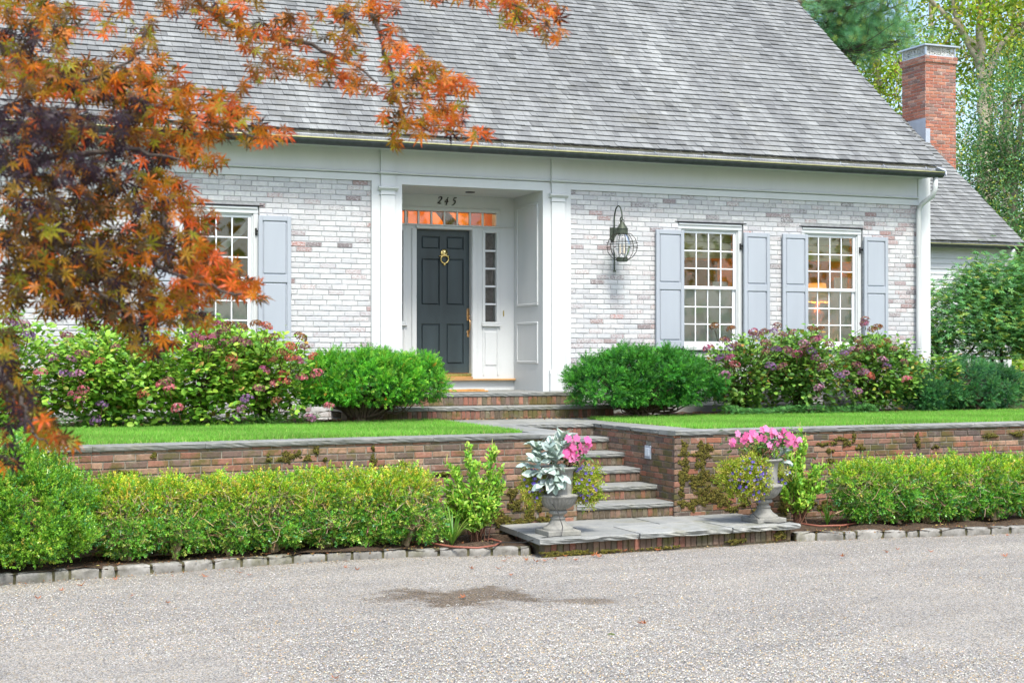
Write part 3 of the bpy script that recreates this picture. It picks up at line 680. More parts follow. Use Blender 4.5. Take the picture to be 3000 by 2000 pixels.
# --- clapboard wing with its own roof and chimney
wg=MB(); WY=22.40; WX1=19.12
for k in range(30):
    z=.98+k*.098
    if z+.098>3.99: break
    wg.add([(14.2,WY,z+.098),(WX1-.1,WY,z+.098),(WX1-.1,WY-.018,z),(14.2,WY-.018,z),(14.2,WY,z),(WX1-.1,WY,z)],[(0,1,2,3),(3,2,5,4)])
wg.box((14.2,WY+.001,.9),(WX1,WY+.1,3.95)); wg.box((WX1-.01,WY,.9),(WX1,28.8,3.95))
wg.add([(WX1,WY,3.9),(WX1,28.8,3.9),(WX1,25.6,6.6)],[(0,1,2)])
wg.build('clapboard_wall',M_CLAP,house,label='white clapboard wall of the set back wing')
wg=MB(); wg.box((WX1-.1,WY-.028,.9),(WX1+.005,WY+.05,3.93)); wg.box((14.2,WY-.02,3.86),(WX1-.1,WY,3.95)); wg.box((14.2,22.24,3.945),(19.22,WY+.02,3.96)); wg.build('wing_trim',M_WHITE,house)
wg=MB(); wg.box((14.0,22.22,3.93),(19.24,22.24,4.02)); wg.build('wing_fascia',M_OLDWOOD,house)
gutter('wing_gutter',14.0,19.24,22.15,3.965,.062,house)
d=MB(); d.tube([(18.98,22.15,3.92),(18.98,22.17,3.78),(18.95,22.22,3.68),(18.88,22.31,3.60),(18.86,22.335,3.5),(18.86,22.335,T)],.038,12); d.build('downspout',M_WHITE,house,True)
rf=MB(); shingle_roof(rf,14.1,19.27,22.17,4.03,.80,4.7,expo=.131,xr=lambda s:19.27+random.uniform(-.012,.008)); r2=rf.build('wing_roof',M_SHIN,house)
dk=MB(); dk.add([(14.1,22.2,4.0),(19.23,22.2,4.0),(19.23,25.85,6.92),(14.1,25.85,6.92),(14.1,22.2,3.93),(19.23,22.2,3.93),(19.23,25.85,6.82),(14.1,25.85,6.82)],[(0,1,2,3),(4,5,6,7),(1,5,6,2)])
dk.add([(14.1,25.85,6.94),(19.25,25.85,6.94),(19.25,29.4,4.1),(14.1,29.4,4.1)],[(0,1,2,3)]); dk.build('roof_deck',M_SHIN,r2)
ch=MB(); cx0,cx1,cy0,cy1=19.19,19.945,25.0,25.78
def chim(mb,x0,x1,y0,y1,z0,z1,off=0):
    brick_panel(mb,(x0,y0,0),(1,0,0),(0,-1,0),x1-x0,z0,z1,[],chcol,bl_=.2); brick_panel(mb,(x0,y1,0),(0,-1,0),(-1,0,0),y1-y0,z0,z1,[],chcol,bl_=.2)
    brick_panel(mb,(x1,y0,0),(0,1,0),(1,0,0),y1-y0,z0,z1,[],chcol,bl_=.2)
chim(ch,cx0,cx1,cy0,cy1,1.2,7.95); chim(ch,cx0-.03,cx1+.03,cy0-.03,cy1+.03,7.95,8.085)
co=ch.build('chimney',M_CHIM,house)
c2=MB(); c2.box((cx0+.001,cy0+.001,.9),(cx1-.001,cy1-.001,7.95)); c2.box((cx0-.029,cy0-.029,7.95),(cx1+.029,cy1+.029,8.088)); c2.build('mortar',M_CM,co)
c3=MB(); 
for x in (cx0+.0,cx1-.03):
    for y in (cy0,cy1-.03): c3.box((x,y,8.088),(x+.03,y+.03,8.30))
c3.box((cx0,cy0,8.088),(cx1,cy0+.008,8.11)); c3.box((cx0,cy0,8.088),(cx0+.008,cy1,8.11))
a=.07; c3.add([(cx0-a,cy0-a,8.285),(cx1+a,cy0-a,8.285),(cx1+a,cy1+a,8.285),(cx0-a,cy1+a,8.285),(cx0-a,cy0-a,8.315),(cx1+a,cy0-a,8.315),(cx1+a,cy1+a,8.315),(cx0-a,cy1+a,8.315),((cx0+cx1)/2,(cy0+cy1)/2,8.36)],[(0,1,5,4),(1,2,6,5),(2,3,7,6),(3,0,4,7),(4,5,8),(5,6,8),(6,7,8),(7,4,8),(0,3,2,1)])
c3.build('chimney_cap',M_ALU,co)
c4=MB(); c4.add([(cx0+.012,cy0+.012,8.1),(cx1-.012,cy0+.012,8.1),(cx1-.012,cy0+.012,8.29),(cx0+.012,cy0+.012,8.29),(cx0+.012,cy1-.012,8.1),(cx0+.012,cy1-.012,8.29),(cx1-.012,cy1-.012,8.1),(cx1-.012,cy1-.012,8.29)],[(0,1,2,3),(0,4,5,3),(1,6,7,2),(4,6,7,5)]); c4.build('chimney_screen',M_GAUZE,co)
lf=MB(); 
zr=lambda y:4.018+.8*(y-22.17)
lf.add([(cx0-.012,cy0-.012,zr(25)-.1),(cx0-.012,cy1,zr(cy1)-.1),(cx0-.012,cy1,6.80),(cx0-.012,cy0-.012,6.80)],[(0,1,2,3)])
lf.box((cx0-.012,cy0-.014,zr(25)-.1),(cx0+.10,cy0-.010,zr(25)+.30)); lf.build('lead_flashing',M_LEAD,co)
# --- rooms behind the windows
def room(name,x0,x1,y0,y1,z0,z1,mat):
    m=MB(); V=[(x0,y0,z0),(x1,y0,z0),(x1,y1,z0),(x0,y1,z0),(x0,y0,z1),(x1,y0,z1),(x1,y1,z1),(x0,y1,z1)]
    m.add(V,[(0,1,2,3),(4,5,6,7),(1,2,6,5),(2,3,7,6),(3,0,4,7)]); return m.build(name,mat,house)
room('parlour_interior',8.3,14.1,YF+.32,21.6,1.6,4.18,M_ROOMW); room('study_interior',-2.,5.7,YF+.32,20.6,1.6,4.18,M_ROOMW)
m=MB(); X0,X1,Y0,Y1=5.75,7.95,YB+.16,24.
m.add([(X0,Y0,1.6),(X1,Y0,1.6),(X1,Y1,1.6),(X0,Y1,1.6),(X0,Y0,4.9),(X1,Y0,4.9),(X1,Y1,4.9),(X0,Y1,4.9)],[(0,1,2,3),(4,5,6,7),(1,2,6,5),(2,3,7,6),(3,0,4,7)]); m.build('hall_interior',M_ROOMO,house)
st=MB()
for k in range(3): st.tube([(7.05+k*.10,22.6,2.4+.1*k),(7.05+k*.10,22.6,5.)],.03,8)
st.tube([(7.1,22.2,4.9),(7.9,21.6,3.7)],.09,6); st.box((6.35,22.,4.25),(6.65,22.1,4.34)); st.box((6.1,23.7,4.15),(6.6,23.72,4.6)); st.build('stair_railing',M_ROOMD,house)
pic=MB(); pic.box((9.2,21.5,2.6),(10.2,21.55,3.5)); pic.box((11.6,21.5,1.7),(12.3,21.55,3.5)); pic.box((12.9,21.5,2.3),(13.6,21.55,3.3)); pic.build('room_panelling',M_ROOMD,house)
def lamp_light(name,loc,e,colr=(1,.55,.2),r=.06):
    l=bpy.data.lights.new(name,'POINT'); l.energy=e; l.color=colr; l.shadow_soft_size=r; o=bpy.data.objects.new(name,l); COL.objects.link(o); o.location=loc; return o
lamp_light('hall_light',(7.0,22.6,4.45),70,(1,.66,.30)); 
for a,b in SL:
    m=MB(); m.box((a-.02,YB+.12,2.2),(b+.02,YB+.125,3.68)); tag(m.build('sidelight_curtain',mat_plain('mauve_lace',(.22,.17,.17),.9,.3,25)),'mauve grey lace panel behind the %s sidelight of the front door'%('left' if a<7 else 'right'),'curtain')
# curtains and shades (hang in the windows)
def curtain(x0,x1,z0,z1,y,lab,amp=.02):
    m=MB(); n=40; xs=np.linspace(x0,x1,n); ys=y+amp*np.sin(np.linspace(0,(x1-x0)/.06*math.pi,n))
    zs=np.linspace(z0,z1,4); V=np.array([(a+(.03*(1-(z-z0)/(z1-z0)) ),b,z) for z in zs for a,b in zip(xs,ys)]); i=np.arange(4*n).reshape(4,n)
    m.add(V,np.stack([i[:-1,:-1],i[:-1,1:],i[1:,1:],i[1:,:-1]],2).reshape(-1,4)); o=m.build('curtain',M_CURT,None,True); return tag(o,lab,'curtain')
def shade(x0,x1,z0,z1,lab):
    m=MB(); 
    for k in range(4):
        z=z0+(z1-z0)*k/4; m.prism([(YF+.24,z),(YF+.20,z+.01),(YF+.235,z+(z1-z0)/4),(YF+.25,z+(z1-z0)/4)],x0,x1,0)
    m.box((x0,YF+.19,z0-.03),(x1,YF+.2,z0+.01))
    o=m.build('window_shade',M_SHADE); return tag(o,lab,'window shade')
shade(10.0,10.9,3.36,3.75,'cream roman shade in the window beside the onion lantern'); shade(12.04,12.93,3.36,3.75,'cream roman shade in the window above the lit table lamp')
curtain(10.02,10.16,2.0,3.0,YF+.27,'narrow sheer curtain at left side of window nearest the onion lantern'); curtain(10.62,10.88,2.0,3.0,YF+.27,'wider sheer curtain at right side of window nearest the onion lantern')
curtain(12.68,12.93,2.0,3.1,YF+.27,'sheer curtain beside the lit table lamp'); curtain(2.98,3.9,2.0,2.86,YF+.27,'sheer cafe curtain across the lower half of the left window')
m=MB(); n=24
for k in range(5):
    t=np.linspace(0,1,n); x=3.9-.85*t; z=3.62-.45*np.sin(t*math.pi*.55)*1.0-(k*.02)+.0*t; z=3.2+.5*(1-t)**0*np.cos(t*1.2)*0+ (3.66-3.2)*(np.abs(t-.75)/.75)**1.6 -k*.018
    m.tube(np.stack([x,np.full(n,YF+.24+k*.006),z],1),.02,5)
o=m.build('swag_curtain',M_CURT,None,True); tag(o,'looped sheer swag across the top of the left window','curtain')
# lit table lamp
lc=atY(2394,885,19.45); lx,ly=lc[0],19.45; lz=lc[2]
tl=thing('table_lamp','lit orange table lamp with pleated shade inside the right window','lamp',(lx,ly,lz-.34))
m=MB(); m.lathe([(.185,.0),(.13,.29)],(lx,ly,lz),28); m.build('lamp_shade',M_LAMPSH,tl,True)
m=MB(); m.lathe([(.0,-.34),(.07,-.34),(.075,-.33),(.05,-.315),(.085,-.27),(.10,-.22),(.085,-.16),(.045,-.10),(.025,-.05),(.035,-.02),(.012,.0),(.01,.1)],(lx,ly,lz),20); m.build('lamp_base',mat_plain('terracotta_glaze',(.50,.13,.05),.3),tl,True)
lamp_light('table_lamp_bulb',(lx,ly,lz+.12),170,(1,.55,.2)); 
tb=MB(); tb.bbox((lx-.45,ly-.25,lz-.38),(lx+.45,ly+.25,lz-.345),.005)
for a in (-.4,.36):
    for b_ in (-.2,.16): tb.box((lx+a,ly+b_,1.6),(lx+a+.04,ly+b_+.04,lz-.38))
tag(tb.build('side_table',M_OAK),'small side table carrying the lit lamp','table')
# ================================================================= ONION LANTERN
gc=atY(1822.7,719,18.12); gx,gy,gz=gc
ln=thing('wall_lantern','green bronze onion lantern with caged glass globe on the brick wall','lantern',(gx,gy,gz-.25))
bx=8.906
m=MB(); m.prism([(bx-.055,3.70),(bx+.055,3.70),(bx+.055,3.55),(bx,3.49),(bx-.055,3.55)],YF-.02,YF-.001,1)
ap=[(bx,YF-.03,3.10),(bx,YF-.03,3.40),(bx,YF-.03,3.80)]
topz=3.985
for t in np.linspace(0,math.pi,12): ap.append((bx+(gx-bx)*(1-math.cos(t))*.5,YF-.03-(YF-.03-gy)*(1-math.cos(t))*.5,3.80+(topz-3.80)*math.sin(t)))
for t in np.linspace(0,math.pi*1.5,9): ap.append((gx-.0,gy+.028-.028*math.cos(t),3.79-.028*math.sin(t)))
m.tube(ap,.010,6); m.tube([(bx-.02,YF-.03,3.10),(bx+.02,YF-.04,3.10)],.012,6); m.build('bracket',M_VERD,ln,False)
m=MB(); t=np.linspace(0,2*math.pi,21); m.tube(np.stack([gx+.032*np.cos(t),np.full(21,gy),3.758-.0+.032*np.sin(t)],1),.005,6,cap=False); m.build('hanging_ring',M_VERD,ln)
m=MB(); m.lathe([(.0,.325),(.018,.325),(.022,.318),(.045,.28),(.078,.232),(.082,.226),(.082,.222),(.078,.222),(.078,.155),(.06,.155),(.0,.155)],(gx,gy,gz-.0),24)
m.build('roof_cap',M_VERD,ln)
m=MB(); m.lathe([(.0,-.165),(.078,-.165),(.078,-.215),(.07,-.22),(.0,-.22)],(gx,gy,gz),24); m.build('base_ring',M_VERD,ln)
m=MB(); m.lathe([(.065,.155),(.10,.11),(.118,.03),(.115,-.05),(.095,-.12),(.06,-.17)],(gx,gy,gz),28)
def m_cl():
    mt,n,b,o=newmat('clear_globe'); n.nodes.remove(b); t=N(n,'BsdfTransparent'); t.inputs[0].default_value=(.93,.95,.96,1); g=N(n,'BsdfGlossy'); g.inputs['Roughness'].default_value=.03; f=N(n,'Fresnel'); f.inputs[0].default_value=1.35
    x=N(n,'MixShader'); L(n,f.outputs[0],x.inputs[0]); L(n,t.outputs[0],x.inputs[1]); L(n,g.outputs[0],x.inputs[2]); L(n,x.outputs[0],o.inputs[0]); return mt
m.build('glass_globe',m_cl(),ln,True)
m=MB()
for k in range(6):
    t=2*math.pi*k/6+.3; P=[(gx+r_*math.cos(t),gy+r_*math.sin(t),gz+z_) for r_,z_ in ((.078,.16),(.13,.15),(.185,.09),(.215,0),(.20,-.09),(.15,-.16),(.078,-.20))]; m.tube(P,.0048,5)
for z_,r_ in ((.035,.212),(-.03,.213)):
    t=np.linspace(0,2*math.pi,33); m.tube(np.stack([gx+r_*np.cos(t),gy+r_*np.sin(t),np.full(33,gz+z_)],1),.0042,5,cap=False)
m.build('wire_cage',M_WIRE,ln)
m=MB(); m.tube([(gx,gy,gz+.15),(gx,gy,gz-.12)],.004,6); m.tube([(gx-.035,gy,gz-.11),(gx+.035,gy,gz-.11)],.006,6); m.build('stem',M_BLACK,ln)
m=MB(); 
for dx in (-.03,.03): m.tube([(gx+dx,gy,gz-.11),(gx+dx,gy,gz-.02)],.011,8); m.tube([(gx+dx,gy,gz-.02),(gx+dx,gy,gz+.02)],[.009,.003],8)
m.build('candle_sleeve',mat_plain('ivory',(.65,.55,.42),.5),ln)
# ================================================================= STEPS AT THE DOOR
def slab(mb,x0,x1,y0,y1,z0,z1,rough=.003,nx=24,col=(1,1,1)):
    """stone slab with a rock-faced front edge"""
    nx=max(2,int((x1-x0)/.05)); xs=np.linspace(x0,x1,nx); V=[]; r=lambda:rng.normal(size=nx)*rough
    rows=[(y0+.006,z1,0),(y0+.0,z1-.008,.6),(y0+.004,z1-.02,1),(y0+.006,z0+.014,1),(y0+.014,z0,.6)]
    for y,z,k in rows: V.append(np.stack([xs,y+r()*k,z+r()*k*.15],1))
    V.append(np.stack([xs,np.full(nx,y1),np.full(nx,z0)],1)); V.append(np.stack([xs,np.full(nx,y1),np.full(nx,z1)],1))
    V=np.concatenate(V);m=7;i=np.arange(m*nx).reshape(m,nx); F=np.stack([i[:-1,:-1],i[:-1,1:],i[1:,1:],i[1:,:-1]],2).reshape(-1,4)
    F=np.concatenate([F,np.stack([i[-1,:-1],i[-1,1:],i[0,1:],i[0,:-1]],1)])
    mb.add(V,F,col)
    mb.add([V[k*nx] for k in range(m)],[tuple(range(m))],col); mb.add([V[k*nx+nx-1] for k in range(m)],[tuple(range(m))],col)
es=thing('entrance_steps','two wide bluestone and brick steps up to the front door','steps',(7,18,T))
for (x0,x1,y0,z) in ((4.9,8.62,17.74,1.285),(5.2,8.30,18.04,1.453)):
    b=MB(); soldier(b,(x0+.03,y0+.03,0),(1,0,0),(0,-1,0),x1-x0-.06,z-.165,z-.05,riscol if z<1.4 else (lambda p:riscol(p) if random.random()<.6 else redcol(p))); b.box((x0+.03,y0+.0305,z-.19),(x1-.03,y0+.3,z-.05),(.16,.14,.11)); b.build('riser',M_BRICK,es)
    s=MB(); k=x0
    while k<x1-.1:
        w=min(random.uniform(.9,1.3),x1-k); c=random.uniform(.9,1.1); slab(s,k,k+w-.004,y0,(18.45 if z<1.4 else YB+.1),z-.05,z,col=(c,c,c)); k+=w
    s.build('tread',M_BLUE,es)
mt=MB(); mt.bbox((6.05,18.42,1.455),(7.06,18.98,1.474),.008); mt.tube([(6.1,18.46,1.475),(6.9,18.47,1.484),(7.02,18.48,1.48)],.012,5)
tag(mt.build('door_mat',M_COIR),'brown coir mat on the top step before the dark door','doormat')
# path of bluestone flags
pa=MB(); 
for (x0,x1,y0,y1) in ((6.12,7.0,16.98,17.86),(7.01,8.05,16.98,17.5),(7.01,7.9,17.51,17.86),(6.12,6.62,16.46,16.97),(4.95,6.1,17.55,17.86),(7.9,8.3,17.51,17.86)):
    c=random.uniform(.95,1.25); pa.bbox((x0,y0,T-.04),(x1-.008,y1-.008,T+.002),.004,(c,c,c*.98))
o=struct('path',pa,M_BLUE)
# ================================================================= GARDEN STEPS, RETAINING WALLS
gs=thing('garden_steps','flight of bluestone treads over brick risers cut through the wall','steps',(7.1,15.4,.18))
ny_=[14.43,14.84,15.25,15.66,16.07,16.46]; nz=[.336,.492,.648,.804,.960,1.116]
for i,(y,z) in enumerate(zip(ny_,nz)):
    x0=6.54; x1=7.735; 
    b=MB(); soldier(b,(x0+.01,y+.035,0),(1,0,0),(0,-1,0),x1-x0-.02,z-.152,z-.052,riscol); b.box((x0+.01,y+.0355,z-.17),(x1-.005,y+.3,z-.052),(.16,.14,.11)); b.build('riser',M_BRICK,gs)
    s=MB(); c=random.uniform(.95,1.1); slab(s,x0+.005,x1-.004 if i<5 else 8.05,y,(y+.46 if i<5 else 16.975),z-.052,z,.003,col=(c,c,c)); s.build('tread',M_BLUE,gs)
def segwall(mb,mm,cp,path,z0,z1,colfn,th=.30,cope=True,flip=False):
    path=np.array(path,float)
    for k in range(len(path)-1):
        a,b=path[k],path[k+1]; u=(b-a);Lh=np.linalg.norm(u);u/=Lh; nrm=np.array([u[1],-u[0]])
        if flip: nrm=-nrm
        brick_panel(mb,(a[0],a[1],0),(u[0],u[1],0),(nrm[0],nrm[1],0),Lh,z0,z1,[],colfn,joint=.012)
        a2=a+u*(.035 if k==0 else 0); q=[a2-nrm*.001,b-nrm*.001,b-nrm*th,a2-nrm*th]; mm.prism([tuple(p) for p in q],z0-.1,z1,2)
        if cope:
            t=0
            while t<Lh-.02:
                w=min(random.uniform(.9,1.5),Lh-t); w=Lh-t if Lh-t-w<.25 else w
                nx=max(3,int(w/.06)); tt=np.linspace(t+.002,t+w-.002,nx); V=[]; c=random.uniform(.92,1.12)
                for (o,z,kk) in ((.03,z1+.052,0),(.038,z1+.046,.7),(.034,z1+.03,1),(.030,z1+.012,1),(.022,z1,.5),(-th-.03,z1,0),(-th-.03,z1+.052,0)):
                    p=a[None]+u[None]*tt[:,None]+nrm[None]*(o+rng.normal(size=(nx,1))*.0022*kk); V.append(np.c_[p,np.full(nx,z)+rng.normal(size=nx)*.0008*kk])
                V=np.concatenate(V);i=np.arange(7*nx).reshape(7,nx); F=np.stack([i[:-1,:-1],i[:-1,1:],i[1:,1:],i[1:,:-1]],2).reshape(-1,4); F=np.concatenate([F,np.stack([i[-1,:-1],i[-1,1:],i[0,1:],i[0,:-1]],1)])
                cp.add(V,F,(c,c,c)); cp.add([V[j*nx] for j in range(7)],[tuple(range(7))],(c,c,c)); cp.add([V[j*nx+nx-1] for j in range(7)],[tuple(range(7))],(c,c,c))
                t+=w
def moss(mb,O,u,nrm,blobs):
    """cushions of moss: (s,z,rs,rz) on the wall face"""
    O=np.array(O,float);u=np.array(u,float);nrm=np.array(nrm,float)
    for (s,z,rs,rz_) in blobs:
        n=int(1500*rs*rz_/.01)+30; th=rng.random(n)*2*math.pi; rr=np.sqrt(rng.random(n)); f0=rng.random(4)*6; lob=1+.35*np.sin(3*th+f0[0])+.3*np.sin(5*th+f0[1])+.2*np.sin(9*th+f0[2]); ds=rs*rr*lob*np.cos(th);dz=rz_*rr*lob*np.sin(th); kk=(np.sin(ds*60+f0[3])*np.sin(dz*95+f0[1])>-.45); ds,dz,rr=ds[kk],dz[kk],rr[kk]; n=len(ds)
        h=.012+.022*(1-rr)*rng.random(n); c=O+u*(s+ds)[:,None]+np.array([0,0,1])*(z+dz)[:,None]+nrm*h[:,None]
        tv=np.array([(1,0,0),(-.5,.87,0),(-.5,-.87,0),(0,0,1.3),(0,0,-.8)]);tf=np.array([(0,1,3),(1,2,3),(2,0,3),(1,0,4),(2,1,4),(0,2,4)])
        scatter(mb,tv,tf,c,frames(rnd(n)),rng.uniform(.006,.015,n),cols(n,(.10,.095,.016),(.14,.13,.02),(.07,.065,.015),(.18,.15,.03),var=.2))
def along(path,s):
    path=np.array(path); 
    d=np.linalg.norm(path[1]-path[0]); return d
# left wall
lw=thing('retaining_wall','long low red brick garden wall with bluestone coping, left of the steps','wall',(1,14,0))
b=MB();m=MB();c=MB(); segwall(b,m,c,WL,.02,T-.052,redcol); segwall(b,m,c,[(6.10,14.44),(6.54,14.44)],.02,T-.052,rwallcol); segwall(b,m,MB(),[(6.54,14.44),(6.54,16.9)],.02,T-.052,sidecol)
c.box((6.13,14.76,T-.052),(6.56,16.93,T+.001)); m.box((6.3,14.46,0),(6.5391,16.99,T-.052))
o=b.build('brickwork',M_BRICK,lw); m.build('mortar',M_RM,o); c.build('coping',M_BLUE,lw)
ms=MB()
def mossL(pts):
    for px,py,r1,r2 in pts:
        p=atY(px,py,14.35); y=np.interp(p[0],[q[0] for q in WL],[q[1] for q in WL]); p=atY(px,py,y); moss(ms,(p[0],y,0),(1,.1,0),(0.1,-1,0),[(0,p[2],r1,r2)])
mossL([(q_[0]+0,q_[1],q_[2],q_[3]) for q_ in []]+[(449,1334,.03,.03),(845,1337,.05,.05),(872,1328,.03,.03),(820,1345,.03,.02),(785,1342,.02,.03),(900,1342,.03,.025),(925,1320,.02,.04),(950,1344,.02,.015),(1093,1350,.03,.05),(1180,1357,.03,.02),(1300,1387,.07,.02),(925,1312,.02,.04),(1092,1312,.015,.02),(360,1385,.12,.02),(1510,1480,.07,.06),(1550,1500,.05,.08),(1530,1530,.12,.05),(1600,1525,.1,.05),(1500,1445,.05,.05),(1470,1520,.1,.06),(1580,1475,.04,.07),(1630,1495,.05,.04)])
ms.build('moss',M_MOSS,lw)
# right wall (front run and the return beside the steps)
rw=thing('retaining_wall','mossy red brick garden wall with bluestone coping, right of the steps','wall',(10,14.5,0))
b=MB();m=MB();c=MB(); segwall(b,m,c,WR,.02,T-.052,rwallcol,th=.30); 
O=(7.72,16.95,0); brick_panel(b,O,(0,-1,0),(-1,0,0),16.95-14.42,.02,T-.052,[(1.83,1.97,.77,.92)],sidecol,joint=.012); m.box((7.7209,14.43,0),(8.1,16.95,T-.052))
k=14.74
while k<16.9:
    w=min(random.uniform(.7,1.0),16.96-k); cc=random.uniform(.92,1.1); nn=max(3,int(w/.06)); tt=np.linspace(k+.002,k+w-.002,nn); V=[]
    for (o_,z,kk) in ((7.69,T,0),(7.682,T-.006,.7),(7.686,T-.022,1),(7.69,T-.04,1),(7.70,T-.052,.5),(8.16,T-.052,0),(8.16,T,0)): V.append(np.stack([o_+rng.normal(size=nn)*.006*kk,tt,np.full(nn,z)],1))
    V=np.concatenate(V);i=np.arange(7*nn).reshape(7,nn); F=np.stack([i[:-1,:-1],i[:-1,1:],i[1:,1:],i[1:,:-1]],2).reshape(-1,4); F=np.concatenate([F,np.stack([i[-1,:-1],i[-1,1:],i[0,1:],i[0,:-1]],1)])
    c.add(V,F,(cc,cc,cc)); k+=w
    if 16.96-k<.2: break
o=b.build('brickwork',M_BRICK,rw); m.build('mortar',M_RM,o); c.build('coping',M_BLUE,rw)
ms=MB()
for px,py,r1,r2 in ((2003,1305,.03,.05),(2003,1325,.05,.04),(2003,1355,.06,.04),(2005,1385,.05,.07),(2000,1400,.06,.06),(2055,1310,.05,.06),(2045,1330,.08,.03),(2062,1335,.06,.06),(2075,1312,.05,.03),(2045,1360,.05,.04),(2060,1385,.06,.05),(2035,1400,.06,.02),(2080,1400,.07,.03),(2050,1395,.1,.03),(2100,1410,.04,.04),(2040,1415,.09,.05),(2060,1440,.09,.05),(2080,1460,.1,.04),(2100,1445,.07,.06),(2120,1470,.08,.05),(2050,1465,.08,.05),(2140,1440,.05,.05),(1998,1475,.04,.04),(2145,1490,.08,.03),(2180,1470,.06,.05),(2230,1490,.1,.05),(2300,1480,.08,.08),(2340,1500,.1,.05),(2290,1440,.06,.04),(2370,1470,.08,.04),(2420,1480,.1,.05),(2430,1350,.04,.03),(2430,1320,.05,.02),(2410,1300,.08,.015),(2440,1297,.04,.015),(2480,1296,.05,.03),(2500,1280,.02,.05),(2520,1310,.05,.03),(2460,1285,.07,.015),(2685,1285,.02,.06),(2690,1300,.02,.04),(2900,1275,.09,.02),(2980,1270,.08,.03),(2740,1308,.04,.015),(1990,1520,.03,.02),(2060,1513,.08,.012),(2025,1480,.05,.05),(1995,1440,.03,.06)):
    x=atY(px,py,14.5)[0]; y=np.interp(x,[q[0] for q in WR],[q[1] for q in WR]); p=atY(px,py,y); moss(ms,(p[0],y,0),(1,.05,0),(0,-1,0),[(0,p[2],r1,r2)])
ms.build('moss',M_MOSS,rw)
sl_=MB(); sy=15.05; sz=.845
sl_.bbox((7.700,sy-.075,sz-.075),(7.715,sy+.075,sz+.075),.004); slo=sl_.build('step_light',M_LEAD,rw); s2=MB(); s2.bbox((7.693,sy-.05,sz-.045),(7.701,sy+.05,sz+.05),.003); s2.build('lens',mat_plain('frosted_lens',(.6,.66,.70),.4),slo)
# platform
pf=thing('stone_platform','low bluestone platform on brick edging carrying the two urns','platform',(7,13.8,0))
b=MB(); soldier(b,(5.63,13.19,0),(1,.065,0),(0.065,-1,0),2.9,.0,.125,riscol); b.prism([(5.63,13.195),(8.53,13.385),(8.5,14.4),(5.7,14.4)],-.02,.125,2,(.16,.14,.10))
soldier(b,(5.64,13.2,0),(.05,1,0),(-1,0,0),1.2,.0,.125,riscol); b.build('brick_edging',M_BRICK,pf)
def quad(P,u,v): return P[0]*(1-u)*(1-v)+P[1]*u*(1-v)+P[2]*u*v+P[3]*(1-u)*v
PC=[np.array(p) for p in ((5.545,13.10),(8.605,13.30),(8.50,14.47),(5.64,14.47))]
s=MB()
for (u0,u1,v0,v1) in ((0,.36,0,.5),(.365,.72,0,.5),(.725,1,0,.5),(0,.22,.51,1),(.225,.55,.51,1),(.555,.80,.51,1),(.805,1,.51,1)):
    ns=14; top=[];cc=random.uniform(.95,1.3)
    q=[quad(PC,u0,v0),quad(PC,u1,v0),quad(PC,u1,v1),quad(PC,u0,v1)]; q=[np.array(x) for x in q]
    V=[];n=ns
    for (o,z,kk) in ((0.004,.18,0),(-.003,.172,.8),(0,.155,1),(.004,.138,1),(.012,.126,.5)):
        for t in np.linspace(0,1,n):
            p=q[0]*(1-t)+q[1]*t; V.append((p[0]+ (.003 if t==0 else -.003 if t==1 else 0),p[1]+o+(rng.normal()*.008*kk if v0==0 else 0),z+rng.normal()*.002*kk))
    for z in (.126,.18):
        for t in np.linspace(0,1,n): p=q[3]*(1-t)+q[2]*t; V.append((p[0]+(.003 if t==0 else -.003 if t==1 else 0),p[1]-.003,z))
    i=np.arange(7*n).reshape(7,n); F=np.stack([i[:-1,:-1],i[:-1,1:],i[1:,1:],i[1:,:-1]],2).reshape(-1,4); F=np.concatenate([F,np.stack([i[-1,:-1],i[-1,1:],i[0,1:],i[0,:-1]],1)])
    s.add(V,F,(cc,cc,cc)); s.add([V[j*n] for j in range(7)],[tuple(range(7))],(cc,cc,cc)); s.add([V[j*n+n-1] for j in range(7)],[tuple(range(7))],(cc,cc,cc))
s.build('paving_slab',M_BLUE,pf)
ms=MB(); moss(ms,(5.63,13.18,0),(1,.065,0),(0,-1,0),[(.1,.02,.12,.03),(.35,.02,.15,.02),(.7,.015,.1,.015),(1.3,.015,.2,.01),(2.75,.08,.06,.06),(2.2,.03,.1,.02)]); ms.build('moss',M_MOSS,pf)
